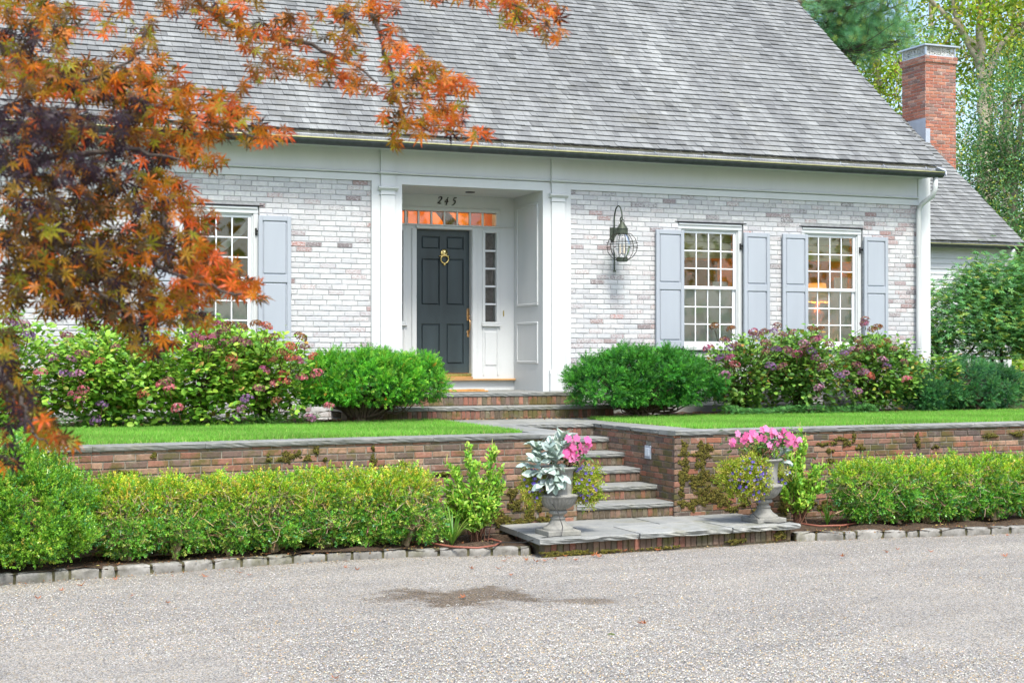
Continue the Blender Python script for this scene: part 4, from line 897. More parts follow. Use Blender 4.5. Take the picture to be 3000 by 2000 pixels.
# kerb of granite setts
def kerb(path):
    g=MB(); path=np.array(path,float)
    d=np.r_[0,np.cumsum(np.linalg.norm(np.diff(path,axis=0),axis=1))]; t=0; P=lambda s:np.array([np.interp(s,d,path[:,0]),np.interp(s,d,path[:,1])])
    while t<d[-1]-.1:
        w=random.uniform(.22,.33) if random.random()<.85 else .14; w=min(w,d[-1]-t); a,b=P(t+.008),P(t+w-.010); u=(b-a)/np.linalg.norm(b-a); n=np.array([-u[1],u[0]]); c=random.uniform(.8,1.15); dp=.13; h=.078+random.uniform(-.006,.006)
        A=8;V=[]
        for (o,z,k) in ((.0,-.05,.3),(.0,.01,1),(-.004,.05,1),(.004,h-.012,1),(.014,h,.4),(dp-.02,h,.4),(dp,h-.02,.5),(dp,-.05,0)):
            for q in np.linspace(0,1,A):
                e=.010*(q in(0,1)); p=a+(b-a)*q+n*(o+e*(z<h-.001)*(o<.02)+rng.normal()*.006*k)+u*(e*.4*(1 if q==0 else -1 if q==1 else 0)); V.append((p[0],p[1],z+rng.normal()*.003*k-(e*.7 if z>=h else 0)))
        i=np.arange(8*A).reshape(8,A); g.add(V,np.stack([i[:-1,:-1],i[:-1,1:],i[1:,1:],i[1:,:-1]],2).reshape(-1,4),(c,c,c*.98)); g.add([V[j*A] for j in range(8)],[tuple(range(8))],(c,c,c)); g.add([V[j*A+A-1] for j in range(8)],[tuple(range(8))],(c,c,c))
        t+=w
    o=struct('kerb',g,M_GRAN,True)
    g=MB(); 
    for k in range(len(path)-1):
        a,b=path[k],path[k+1];u=(b-a)/np.linalg.norm(b-a);n=np.array([-u[1],u[0]]); g.prism([tuple(a+n*.02),tuple(b+n*.02),tuple(b+n*.12),tuple(a+n*.12)],-.05,.072,2)
    struct('kerb_mortar',g,M_SOILM)
M_SOILM=mat_plain('mossy_joint',(.085,.08,.04),.95,.4,20,bs=.6)
kerb(KL); kerb(KR)
# ================================================================= LOOSE STUFF ON THE DRIVE
n=52000; pxs=rng.uniform(-60,3060,n); pys=1570+ (2040-1570)*rng.random(n)**.75; P=np.array([atZ(a,b,.0) for a,b in zip(pxs,pys)]); 
ky=np.interp(P[:,0],[q[0] for q in KL]+[5.6,8.6]+[q[0] for q in KR[1:]],[q[1] for q in KL]+[13.1,13.3]+[q[1] for q in KR[1:]]); P=P[P[:,1]<ky-.01]; n=len(P)
tv=np.array([(1,0,0),(.2,.8,0),(-.8,.5,.1),(-.9,-.5,0),(.1,-.9,0),(.2,.2,.6),(-.3,-.2,.55)]);tf=np.array([(0,1,5),(1,2,5),(2,6,5),(2,3,6),(3,4,6),(4,0,5),(4,5,6)])
an=rng.random(n)*6.28; z_=np.zeros(n); fr=frames(np.stack([np.cos(an),np.sin(an),z_],1),np.tile([0,0,1.],(n,1))+rnd(n,.15))
mb=MB(); sc=rng.uniform(.003,.0072,n); wet=np.ones(n)
for (bx_,by_,a_,b_) in ((*atZ(1360,1744,0)[:2],1.2,.74),(*atZ(1730,1758,0)[:2],.35,.2)):
    q_=np.hypot(((P[:,0]-bx_)*.956-(P[:,1]-by_)*.292)/a_,((P[:,0]-bx_)*.292+(P[:,1]-by_)*.956)/b_)+.3*np.sin(P[:,0]*5)*np.sin(P[:,1]*7)+.18*np.sin(P[:,0]*17+P[:,1]*9)+rng.normal(size=n)*.16; wet=np.minimum(wet,np.clip(.45+(q_-.65)*1.2,.45,1))
scatter(mb,tv,tf,P+[0,0,-.0],fr,sc,wet[:,None]*cols(n,(.46,.445,.40),(.27,.28,.29),(.56,.55,.51),(.46,.33,.16),(.07,.07,.07),(.50,.50,.46),var=.12,w=[.30,.22,.17,.16,.10,.05]))
o=mb.build('loose_gravel',mat_attr('pebble',.85,40,.2,0)); tag(o,'loose grey and tan pea gravel scattered over the drive','gravel',kind='stuff')
def star_leaf(lobes=7,droop=.0):
    """palmate leaf outline, stem at origin, tip along +x"""
    angs=np.linspace(-140,140,lobes)*math.pi/180; ln_=np.array([.42,.72,.92,1.0,.92,.72,.42]); V=[(0,0,0)]; F=[]
    for k,(a,l) in enumerate(zip(angs,ln_)):
        ca,sa=math.cos(a),math.sin(a); w=.112*l
        for (r,s) in ((.26*l,-w*.62),(.52*l,-w),(1.05*l,0),(.52*l,w),(.26*l,w*.62)): V.append((r*ca-s*sa,r*sa+s*ca,.07*math.sin(r*3)-droop*r*r))
        b=1+k*5; F+=[(0,b,b+1),(0,b+1,b+3),(b+1,b+2,b+3),(0,b+3,b+4)]
    return np.array(V),np.array(F)
LV,LF=star_leaf(7,.25)
# fallen leaves
M_DRY=mat_leaf('dry_leaf',.1,.8,.2)
flp=[(112,1756),(180,1732),(385,1748),(490,1769),(700,1680),(730,1687),(1010,1664),(1045,1672),(1495,1636),(1570,1648),(1600,1645),(1545,1643),(1625,1640),(1655,1630),(1735,1630),(1745,1628),(1760,1632),(1830,1616),(1845,1613),(1930,1612),(1480,1645),(1380,1668),(2402,1562),(2415,1570),(2520,1572),(2530,1567),(2470,1632),(2630,1612),(2695,1570),(2600,1620),(2905,1562),(2950,1570),(2725,1618),(2945,1632),(1500,1686),(1460,1668),(600,1690),(1870,1828),(1890,1830),(980,1990),(1360,1752),(2995,1560),(340,1700),(240,1718),(1690,1642)]
first=None
for i,(a,b_) in enumerate(flp):
    p=atZ(a,b_,.0)
    if first is None:
        m=MB(); v=LV.copy(); v[:,2]=np.abs(v[:,1])*.55+np.abs(v[:,0]-.2)*.35; m.add(v*.05,LF,(.40,.13,.05)); first=m.build('fallen_leaf',M_DRY); o=first
        tag(first,'curled rust brown fallen leaf lying on the gravel','leaf','fallen leaves on the drive')
    else:
        o=first.copy(); COL.objects.link(o)
    o.location=(p[0],p[1],.006); s_=random.uniform(.7,1.25); o.scale=(s_,s_,s_*random.uniform(.7,1.3)); o.rotation_euler=(random.uniform(-.3,.3),random.uniform(-.3,.3),random.uniform(0,6.28))
# ================================================================= PLANTS
def inside(P,E,k=1.):
    r=np.full(len(P),9.)
    for (x,y,z,a,b,c) in E: r=np.minimum(r,(((P-[x,y,z])/[a,b,c])**2).sum(1)**.5)
    return r
def vol(E,n,lo=.5,hi=1.,clump=0,cr=.1,zmin=None,bias=2.,lump=.0):
    """points through the outer layer of a union of ellipsoids; optionally gathered in clumps"""
    wts=np.array([e[3]*e[4]*e[5] for e in E])**.67; wts/=wts.sum(); out=[]
    need=n if not clump else clump
    while sum(map(len,out))<need:
        k=rng.choice(len(E),need*2,p=wts); e=np.array(E)[k]; d=rng.normal(size=(need*2,3)); d/=np.linalg.norm(d,axis=1)[:,None]
        r=lo+(hi-lo)*rng.random(need*2)**(1/bias); P=e[:,:3]+d*e[:,3:]*r[:,None]*(1+lump*np.sin(d[:,:1]*7+d[:,1:2]*5+d[:,2:3]*6+k[:,None]))
        P=P[inside(P,E)>lo-.02]
        if zmin is not None: P=P[P[:,2]>zmin]
        out.append(P)
    P=np.concatenate(out)[:need]
    if clump:
        global CEN
        i=rng.integers(0,clump,n); CEN=P[i]; P=CEN+rng.normal(size=(n,3))*cr
        if zmin is not None: P[:,2]=np.maximum(P[:,2],zmin)
    return P
def outward(P,E):
    E=np.array(E); d=((P[:,None,:]-E[None,:,:3])/E[None,:,3:]); k=(d**2).sum(2).argmin(1); D=d[np.arange(len(P)),k]/E[k,3:]; return D/(np.linalg.norm(D,axis=1)[:,None]+1e-9)
OV=np.array([(0,0,0),(.3,.22,.05),(.3,-.22,.05),(.35,0,0),(.7,.2,.02),(.7,-.2,.02),(.72,0,-.03),(1,0,-.10)]); OF4=np.array([(0,3,1,1),(0,2,3,3)]);
OF=np.array([(0,3,1),(0,2,3),(1,3,6),(1,6,4),(2,5,6),(2,6,3),(4,6,7),(6,5,7)])       # ovate leaf
DV=np.array([(0,0,0),(.5,.24,.05),(1,0,0),(.5,-.24,.05)]);DF=np.array([(0,1,2),(0,2,3)])   # small leaf, folded
def sprig(nl,length,leaf,wid,ang=55,planar=False,up=0.):
    """a shoot along +x with nl small leaves"""
    V=[];F=[]
    for k in range(nl):
        t=(k+.5)/nl; a=(k%2)*math.pi if planar else k*2.4; el=math.radians(ang*(1-.45*t)); d=np.array([math.cos(el),math.sin(el)*math.cos(a),math.sin(el)*math.sin(a)+up]); s=np.cross(d,[0.3,.2,1.]); s/=np.linalg.norm(s); b=np.array([t*length,0,0]); q=len(V)
        V+=[b,b+d*leaf*.5+s*wid*.5,b+d*leaf,b+d*leaf*.5-s*wid*.5]; F.append((q,q+1,q+2,q+3))
    return np.array(V),np.array(F)
YV,YFc=sprig(12,.055,.026,.0075,55); BXV,BXF=sprig(7,.038,.015,.0095,58); PNV,PNF=sprig(16,.05,.10,.004,60)
def stems(mb,base,tips,r0,r1,col,wig=.04,seg=5,bend=.3):
    for tp in tips:
        tp=np.array(tp); b=np.array(base)+np.array([random.gauss(0,.03),random.gauss(0,.03),0]); P=[]
        for k in range(seg+1):
            t=k/seg; p=b*(1-t)+tp*t; p[2]=b[2]+(tp[2]-b[2])*(t**(1-bend) if bend<1 else t); p+=rng.normal(size=3)*wig*math.sin(math.pi*t); P.append(p)
        mb.tube(P,np.linspace(r0,r1,seg+1),5,col)
def bush(name,label,cat,base,E,n,tv,tf,size,mat,colsets,w=None,group=None,clump=0,cr=.05,lo=.55,nst=14,rs=(.02,.006),stemcol=(.12,.085,.055),outk=1.,upk=.35,zmin=None,var=.15,leafn='foliage',stn='branch',lump=.08,bias=2.,rndk=.55,wig=.05,updir=True,inner=0,extra=None):
    root=thing(name,label,cat,base,group)
    P=vol(E,n,lo,1.,clump,cr,zmin,bias,lump); D=outward(P,E)*outk+rnd(n,rndk)+[0,0,upk]; fr=frames(D,rnd(n,.6)+[0,0,1.] if updir else rnd(n))
    mb=MB(); scatter(mb,tv,tf,P,fr,rng.uniform(.75,1.3,n)*size,cols(n,*colsets,var=var,w=w)); 
    if inner:
        Q=vol(E,inner,.1,lo,0,0,zmin); scatter(mb,tv,tf,Q,frames(rnd(inner)),rng.uniform(.75,1.3,inner)*size,cols(inner,*colsets,var=var,w=w))
    mb.build(leafn,mat,root)
    s=MB(); tips=vol(E,nst,.5,.9,0,0,zmin); stems(s,base,tips,rs[0],rs[1],stemcol,wig)
    if extra: extra(s)
    s.build(stn,M_TWIG,root); return root
# ---- yews by the door
def yew(label,pts,base,n,colsets,w=None,clumps=420,group='clipped yew mounds along the house',zm=.12):
    Eb=pts
    root=thing('yew_shrub',label,'shrub',base,group)
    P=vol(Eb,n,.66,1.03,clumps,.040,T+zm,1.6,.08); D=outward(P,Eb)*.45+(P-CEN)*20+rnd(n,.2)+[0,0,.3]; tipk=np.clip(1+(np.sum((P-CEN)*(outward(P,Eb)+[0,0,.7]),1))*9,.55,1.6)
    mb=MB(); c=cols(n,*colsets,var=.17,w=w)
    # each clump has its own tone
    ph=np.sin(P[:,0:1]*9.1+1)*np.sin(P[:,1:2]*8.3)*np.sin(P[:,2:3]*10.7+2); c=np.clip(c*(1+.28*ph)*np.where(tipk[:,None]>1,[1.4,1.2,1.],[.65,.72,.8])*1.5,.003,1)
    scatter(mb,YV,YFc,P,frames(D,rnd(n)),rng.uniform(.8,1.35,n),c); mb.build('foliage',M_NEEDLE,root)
    s=MB(); tips=vol(Eb,120,.55,.92,0,0,T+.15); 
    for q in tips:
        hb=np.array(base)+[(q[0]-base[0])*.15,(q[1]-base[1])*.15,.08]; stems(s,hb,[q],.016,.004,(.075,.05,.038),.05,6,.25)
    trk=[(base[0]+random.gauss(0,.28),base[1]+random.gauss(0,.1),base[2]+.5) for _ in range(10)]; stems(s,base,trk,.035,.02,(.13,.095,.07),.03,4,.1)
    s.build('branch',M_TWIG,root); return root
yc=atY(1125,1100,17.45)
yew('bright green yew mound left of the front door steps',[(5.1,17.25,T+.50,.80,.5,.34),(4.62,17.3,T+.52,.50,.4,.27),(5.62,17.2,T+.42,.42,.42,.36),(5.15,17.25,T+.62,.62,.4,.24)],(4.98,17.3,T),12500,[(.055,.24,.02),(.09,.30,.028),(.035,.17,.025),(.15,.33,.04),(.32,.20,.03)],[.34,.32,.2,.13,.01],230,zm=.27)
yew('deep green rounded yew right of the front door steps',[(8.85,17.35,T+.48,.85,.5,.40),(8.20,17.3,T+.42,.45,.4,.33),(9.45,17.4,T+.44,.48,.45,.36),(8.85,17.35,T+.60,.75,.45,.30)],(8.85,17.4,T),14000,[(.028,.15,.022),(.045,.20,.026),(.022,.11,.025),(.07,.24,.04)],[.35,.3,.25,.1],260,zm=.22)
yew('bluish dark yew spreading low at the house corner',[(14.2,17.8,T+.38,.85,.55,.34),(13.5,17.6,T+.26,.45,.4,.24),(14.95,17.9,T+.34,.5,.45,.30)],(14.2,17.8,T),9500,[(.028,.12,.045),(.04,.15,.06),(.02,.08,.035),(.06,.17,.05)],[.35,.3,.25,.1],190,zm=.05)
# ---- hydrangeas
FV=[];FF=[]
for k in range(4):
    a=k*math.pi/2; c_,s_=math.cos(a),math.sin(a); q=len(FV)
    for (x,y,z) in ((0,0,0),(.6,.42,.12),(1,0,.05),(.6,-.42,.12)): FV.append((x*c_-y*s_,x*s_+y*c_,z))
    FF.append((q,q+1,q+2,q+3))
FV=np.array(FV);FF=np.array(FF)
HC={'pink':[(.60,.16,.22),(.66,.28,.30),(.48,.12,.16)],'red':[(.44,.08,.07),(.50,.15,.10),(.42,.20,.11)],'purple':[(.22,.11,.30),(.32,.18,.34),(.17,.09,.19)],'burg':[(.16,.05,.09),(.24,.09,.12),(.36,.24,.16)],'brown':[(.22,.10,.05),(.30,.16,.07),(.16,.07,.05)],'mauve':[(.36,.15,.30),(.44,.25,.34),(.25,.14,.22)],'magenta':[(.34,.06,.17),(.28,.06,.17),(.38,.14,.20)]}
HM={}
def head(kind,root,loc,s):
    if kind not in HM:
        nf=75; d=rng.normal(size=(nf,3)); d[:,2]=np.abs(d[:,2])*.8-.15; d/=np.linalg.norm(d,axis=1)[:,None]; P=d*np.array([.058,.058,.044])
        mb=MB(); scatter(mb,FV,FF,P,frames(np.cross(d,rnd(nf)),d+rnd(nf,.25)),rng.uniform(.009,.0135,nf),cols(nf,*HC[kind],var=.25)); mb.tube([(0,0,-.12),(0,0,.01)],.0025,4,(.12,.05,.03))
        o=mb.build('flower_head',M_PETAL,None); HM[kind]=o.data; o.parent=root; o.location=Vector(loc)-Vector(rootloc(root)); o.scale=(s,s,s); return
    o=bpy.data.objects.new('flower_head',HM[kind]); COL.objects.link(o); o.parent=root; o.location=Vector(loc)-Vector(rootloc(root)); o.rotation_euler=(random.uniform(-.5,.5),random.uniform(-.5,.5),random.uniform(0,6)); o.scale=(s,s,s)
def Z4(x,y): return (x/2.24,600+y/2.24)
def Z9(x,y): return (2060+x/3.92,900+y/3.92)
HLraw=[(85,785,'purple'),(60,770,'mauve'),(185,860,'purple'),(95,935,'purple'),(150,790,'mauve'),(440,865,'burg'),(345,1000,'mauve'),(540,985,'burg'),(465,1015,'mauve'),(420,1110,'purple'),(510,1115,'mauve'),(265,1105,'pink'),(480,1245,'pink'),(545,1215,'pink'),(530,1275,'pink'),(670,1315,'purple'),(630,1415,'purple'),(760,940,'burg'),(1035,960,'red'),(1060,1180,'pink'),(1115,1205,'pink'),(935,1240,'red'),(1165,1335,'pink'),(1100,1160,'burg'),(1425,785,'magenta'),(1500,790,'brown'),(1590,805,'brown'),(1680,785,'brown'),(1745,800,'red'),(1280,855,'magenta'),(1335,880,'magenta'),(1395,870,'magenta'),(1465,835,'burg'),(1275,935,'magenta'),(1370,950,'burg'),(1465,910,'magenta'),(1550,895,'burg'),(1610,910,'burg'),(1745,895,'brown'),(1800,870,'brown'),(1970,870,'brown'),(1910,935,'red'),(2000,935,'burg'),(1850,970,'brown'),(2055,995,'red'),(1960,1020,'magenta'),(1910,1010,'red'),(1795,1020,'brown'),(1735,1085,'magenta'),(1860,1110,'red'),(1870,1155,'red'),(1980,1135,'pink'),(2080,1110,'pink'),(1800,1175,'pink'),(1700,1210,'burg'),(1815,1290,'brown'),(1620,1275,'purple'),(1585,1340,'mauve'),(2160,1320,'pink'),(2035,1400,'mauve'),(1530,1070,'brown'),(1520,1010,'red'),(660,1030,'red'),(1000,880,'burg'),(880,800,'brown')]
HRraw=[(130,220,'brown'),(320,250,'brown'),(245,385,'burg'),(60,470,'magenta'),(310,470,'purple'),(370,445,'burg'),(200,590,'purple'),(310,580,'magenta'),(575,285,'magenta'),(700,290,'burg'),(810,280,'purple'),(850,215,'burg'),(1030,290,'burg'),(915,320,'burg'),(1250,255,'brown'),(1350,250,'brown'),(1300,370,'magenta'),(840,490,'purple'),(720,510,'burg'),(970,500,'burg'),(1080,540,'magenta'),(1160,420,'mauve'),(1290,585,'mauve'),(1450,430,'burg'),(1250,505,'purple'),(1160,475,'burg'),(775,680,'purple'),(1850,185,'magenta'),(1860,150,'burg'),(1940,260,'brown'),(2000,240,'brown'),(1780,380,'burg'),(2110,390,'brown'),(2190,480,'burg'),(1620,530,'purple'),(1710,490,'mauve'),(1800,480,'burg'),(1930,470,'burg'),(2060,610,'mauve'),(2110,680,'purple'),(1840,750,'mauve'),(1570,790,'purple'),(1630,760,'mauve'),(1760,665,'burg'),(1365,690,'burg'),(910,685,'burg'),(250,785,'mauve'),(1330,930,'mauve'),(1770,970,'mauve'),(1910,790,'red'),(2310,630,'burg'),(2340,830,'pink'),(360,660,'pink'),(590,330,'burg'),(720,420,'burg')]
def hydrangea(label,E,base,heads,n,green,w,lz=.074,group='hydrangeas in the bed along the house',nst=46,Yd=None):
    root=thing('hydrangea_shrub',label,'shrub',base,group)
    n=int(n*1.75); P=vol(E,n,.35,1.03,n//7,.055,T+.06,1.5,.1); D=outward(P,E)*.55+rnd(n,.6); D[:,2]=D[:,2]*.45+.05; c=cols(n,*green,var=.14,w=w)
    mb=MB(); scatter(mb,OV*[1,1.45,1],OF,P,frames(D,rnd(n,.35)+[0,-.45,1.]),rng.uniform(.7,1.3,n)*lz,c); mb.build('foliage',M_LEAF,root)
    s=MB(); tips=list(vol(E,nst,.5,.98,0,0,T+.3))
    for (loc,kind,sz) in heads: tips.append(np.array(loc)-[0,0,.05]); head(kind,root,loc,sz)
    stems(s,base,tips,.006,.003,(.10,.085,.035),.03,5,.35); s.build('stem',M_TWIG,root); return root
def hplace(raw,conv,Yof):
    out=[]
    for x,y,k in raw:
        a,b=conv(x,y); out.append((atY(a,b,Yof(a)),k,random.uniform(1.0,1.4)))
    return out
hl=hplace(HLraw,Z4,lambda a:16.70+random.uniform(-.12,.15)); hr=hplace(HRraw,Z9,lambda a:17.02+random.uniform(-.1,.15))
for i,(p,k,s_) in enumerate(hl):
    pass
gl_=[(.24,.48,.055),(.34,.56,.07),(.15,.36,.055),(.48,.55,.10),(.48,.30,.08)]; wl_=[.42,.27,.25,.03,.03]
gr_=[(.15,.33,.06),(.25,.44,.07),(.09,.22,.05),(.42,.44,.08),(.44,.24,.07)]
def grp(heads,a,b): return [h for h in heads if a<=h[0][0]<b]
zt=T
hydrangea('pale green hydrangea with mauve heads behind the maple leaves',[(.9,17.3,T+.60,.75,.6,.62),(.3,17.3,T+.55,.6,.6,.55)],(.8,17.5,T),grp(hl,-9,1.62),3200,gl_,wl_)
hydrangea('green hydrangea with rosy and violet low heads, mid left bed',[(2.15,17.25,T+.55,.75,.6,.60),(1.9,17.2,T+.65,.5,.5,.5)],(2.1,17.4,T),grp(hl,1.62,2.6),3000,gl_,wl_)
hydrangea('green hydrangea with magenta heads below the left window',[(3.05,17.2,T+.60,.65,.6,.62),(3.3,17.3,T+.75,.5,.5,.42)],(3.0,17.4,T),grp(hl,2.6,3.45),2800,gl_,wl_)
hydrangea('green hydrangea with red heads beside the bright yew',[(3.85,17.3,T+.52,.55,.5,.52),(3.65,17.3,T+.68,.4,.45,.42)],(3.8,17.4,T),grp(hl,3.45,9),1900,gl_,wl_)
hydrangea('dusky hydrangea with dry brown heads beside the deep green yew',[(10.55,17.7,T+.55,.55,.45,.48)],(10.5,17.8,T),grp(hr,0,11.0),1500,gr_,wl_)
hydrangea('tall dusky hydrangea with plum heads under the two right windows',[(11.45,17.6,T+.58,.65,.5,.52),(11.35,17.6,T+.78,.5,.4,.36)],(11.4,17.7,T),grp(hr,11.0,12.1),2500,gr_,wl_)
hydrangea('dusky hydrangea with plum heads nearest the house corner',[(12.6,17.6,T+.58,.65,.5,.50),(12.9,17.6,T+.55,.5,.4,.42),(12.5,17.6,T+.80,.4,.4,.34)],(12.6,17.7,T),grp(hr,12.1,13.45),2600,gr_,wl_)
hydrangea('small straggly hydrangea shoot against the bluish yew',[(13.75,17.5,T+.50,.22,.25,.35)],(13.8,17.8,T),grp(hr,13.45,19),260,gr_,wl_,nst=8)
# ---- geranium ground cover along the lawn
def ground_cover(x0,x1,y0,y1,h,n,lab,colset):
    P=np.stack([rng.uniform(x0,x1,n),rng.uniform(y0,y1,n),T+rng.random(n)**.6*h],1); P[:,2]*=1; u=(P[:,0]*3.1); P[:,2]-= .4*h*np.clip(np.sin(u)*np.sin(P[:,0]*1.3+1),0,1); P[:,2]=np.maximum(P[:,2],T+.02)
    mb=MB(); v,f=star_leaf(5 if False else 7,.1); v=v*[1,1.15,1]; scatter(mb,v,f,P,frames(rnd(n)*[1,1,.3]+[0,-.2,.1],rnd(n,.3)+[0,-.3,1]),rng.uniform(.022,.042,n),cols(n,*colset,var=.15)); o=mb.build('geranium_ground_cover',M_LEAF); tag(o,lab,'ground cover',kind='stuff')
ground_cover(.2,4.4,16.95,17.25,.16,2600,'low lobed geranium leaves edging the left lawn',[(.12,.28,.06),(.18,.34,.09),(.08,.2,.05)])
ground_cover(10.0,12.4,17.15,17.5,.15,2300,'low lobed geranium leaves edging the right lawn',[(.10,.30,.08),(.14,.36,.10),(.06,.2,.05)])
ground_cover(15.2,19,17.5,18.4,.32,2200,'leafy green ground cover beyond the bluish yew',[(.10,.30,.04),(.16,.36,.06),(.06,.2,.03)])
# ---- boxwood
bxc=[(.10,.26,.02),(.17,.36,.03),(.28,.40,.04),(.05,.17,.025),(.40,.36,.06),(.08,.24,.07)]
def boxwood(label,base,E,n,w,nst=40,group=None,twigcol=(.33,.25,.15),name='boxwood_shrub',clump=None,sz=1.05,upk=.5,trunk=True,bias=1.5,lo=.55,rs=(.014,.003),zones=True):
    root=thing(name,label,'shrub',base,group)
    P=vol(E,n,lo,1.05,clump or n//16,.034,base[2]+.07,bias,.12); D=outward(P,E)*.5+(P-CEN)*14+rnd(n,.3)+[0,0,upk]
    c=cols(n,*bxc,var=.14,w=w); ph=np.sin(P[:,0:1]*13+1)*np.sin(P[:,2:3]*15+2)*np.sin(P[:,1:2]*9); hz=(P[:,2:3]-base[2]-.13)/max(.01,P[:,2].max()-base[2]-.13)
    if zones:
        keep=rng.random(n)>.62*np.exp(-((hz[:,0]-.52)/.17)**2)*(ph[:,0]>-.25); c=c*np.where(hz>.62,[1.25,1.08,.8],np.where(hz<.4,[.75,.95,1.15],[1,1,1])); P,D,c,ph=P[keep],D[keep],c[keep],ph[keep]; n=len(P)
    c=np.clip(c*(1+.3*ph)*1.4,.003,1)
    mb=MB(); scatter(mb,BXV,BXF,P,frames(D,rnd(n)),rng.uniform(.8,1.3,n)*sz,c); mb.build('foliage',M_GLOSS,root)
    s=MB()
    if trunk:
        fk=[(base[0]+random.gauss(0,.09),base[1]+random.gauss(0,.06),base[2]+random.uniform(.15,.26)) for _ in range(4)]; stems(s,base,fk,.028,.018,twigcol,.012,4,.1)
        tips=vol(E,nst,.5,1.0,0,0,base[2]+.25)
        for q in tips: f=fk[random.randrange(4)]; stems(s,f,[q],rs[0],rs[1],twigcol,.035,5,.3)
        # dense dry twigs inside the clipped face
        Q=vol(E,nst*(7 if zones else 1),.74,1.0,0,0,base[2]+.18)
        for q in Q: d=rng.normal(size=3)*.07; d[2]=abs(d[2]); s.tube([q-d,q-d*.5+rng.normal(size=3)*.014,q+rng.normal(size=3)*.014,q+d*.5+rng.normal(size=3)*.014,q+d*.9],[.0032,.003,.0026,.002,.0014],4,tuple(x*random.uniform(.9,1.5) for x in twigcol),cap=False)
    s.build('branch',M_TWIG,root); return root
# round boxwood, left corner
E=[(.88,13.75,.52,.58,.50,.50),(.60,13.7,.58,.6,.5,.54),(.80,13.8,.80,.47,.42,.42),(.2,13.6,.55,.6,.5,.58)]
boxwood('full rounded boxwood mound in the left foreground corner',(.6,13.8,.08),E,23000,[.3,.34,.12,.14,.02,.08],30,None,clump=900,sz=1.25,upk=.9,lo=.62,zones=False)
HLx=[(1.75,'first'),(2.22,'second'),(2.70,'third'),(3.15,'fourth'),(3.62,'fifth'),(4.05,'sixth'),(4.45,'seventh')]
ords={'first':'sparse yellowing hedge boxwood beside the full rounded boxwood mound'}
for i,(x,o_) in enumerate(HLx):
    y=np.interp(x,[0.6,3.7,5.5],[13.78,14.0,13.8]); h=.6
    lab=ords.get(o_,'low clipped boxwood, %s plant of the left hedge counted from the rounded mound'%o_)
    E=[(x,y,.49,.32,.30,.28),(x+.05,y-.02,.36,.30,.28,.23),(x,y,.60,.34,.27,.19),(x-.12,y,.53,.26,.27,.25)]
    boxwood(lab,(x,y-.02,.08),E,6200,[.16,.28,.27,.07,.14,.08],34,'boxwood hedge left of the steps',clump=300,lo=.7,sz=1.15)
HRx=[(9.66,'first'),(10.08,'second'),(10.5,'third'),(10.92,'fourth'),(11.34,'fifth'),(11.76,'sixth')]
for i,(x,o_) in enumerate(HRx):
    y=np.interp(x,[9,12.5],[13.72,13.55]); E=[(x,y,.46,.32,.30,.26),(x+.05,y-.02,.34,.28,.26,.2),(x,y,.55,.33,.27,.19),(x-.1,y,.5,.26,.27,.24)]
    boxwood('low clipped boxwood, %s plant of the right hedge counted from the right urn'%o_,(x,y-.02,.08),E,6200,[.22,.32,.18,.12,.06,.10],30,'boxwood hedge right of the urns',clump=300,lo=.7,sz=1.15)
# ---- summersweet shrubs beside the urns
def clethra(label,base,E,n,w,h,nst=38):
    root=thing('summersweet_shrub',label,'shrub',base,'summersweet shrubs flanking the platform')
    mb=MB(); s=MB(); tips=vol(E,nst,.6,1.,0,0,base[2]+.2)
    cs_=[(.24,.52,.05),(.36,.60,.07),(.15,.38,.05),(.50,.62,.11)]
    for q in tips:
        b=np.array(base)+[random.gauss(0,.04),random.gauss(0,.04),0]; P=[b*(1-t)+q*t+np.array([0,0,.08*math.sin(t*3.1)])+rng.normal(size=3)*.012 for t in np.linspace(0,1,7)]; P=np.array(P); s.tube(P,np.linspace(.006,.002,7),5,(.16,.08,.05))
        m=n//nst; t=.3+.7*rng.random(m); C=np.stack([np.interp(t*6,np.arange(7),P[:,k]) for k in range(3)],1)+rnd(m,.018); d=(P[-1]-P[-2]); d/=np.linalg.norm(d)
        D=d*.5+rnd(m,.6)+[0,0,.45]; scatter(mb,OV*[1,.95,1],OF,C,frames(D,rnd(m,.4)+[0,-.4,1]),rng.uniform(.035,.068,m),cols(m,*cs_,var=.12,w=[.35,.3,.2,.15]))
        if random.random()<.35: s.tube([q,q+[0,0,.05],q+[.005,0,.10]],[.006,.005,.002],5,(.42,.45,.14))
    mb.build('foliage',M_LEAF,root); s.build('stem',M_TWIG,root); return root
b1=atZ(1385,1590,.1)
clethra('light green upright summersweet shrub left of the silver planted urn',(5.20,13.9,.08),[(5.20,13.9,.68,.36,.26,.44),(5.2,13.9,.40,.33,.25,.27)],4200,None,1,30)
clethra('light green summersweet shrub behind the right urn',(9.02,13.98,.08),[(9.0,13.98,.68,.28,.22,.48),(9.17,13.98,.5,.25,.2,.35)],3600,None,1,26)
# ---- strappy clumps
def strap(name,label,base,n,L0,sp,colset,wd=.008,group=None,droop=.9):
    root=thing(name,label,'plant',base,group); mb=MB()
    for k in range(n):
        a=random.uniform(0,6.28); r=random.uniform(.3,1.)*sp; Ln=L0*random.uniform(.6,1.15); d=np.array([math.cos(a)*r,math.sin(a)*r,0]); P=[]
        for t in np.linspace(0,1,7): P.append(np.array(base)+d*t*Ln*1.1+np.array([0,0,Ln*(t*1.25-droop*t*t*r/sp)]))
        P=np.array(P); s_=np.cross(d/(np.linalg.norm(d)+1e-9),[0,0,1.]); wv=np.array([.7,1,1,.9,.7,.45,.05])*wd; V=np.concatenate([P+s_*wv[:,None],P-s_*wv[:,None]+[0,0,.002]]); F=np.array([(i,i+1,i+8,i+7) for i in range(6)]); mb.add(V,F,cols(1,*colset,var=.15)[0])
    mb.build('blade',M_LEAF,root)
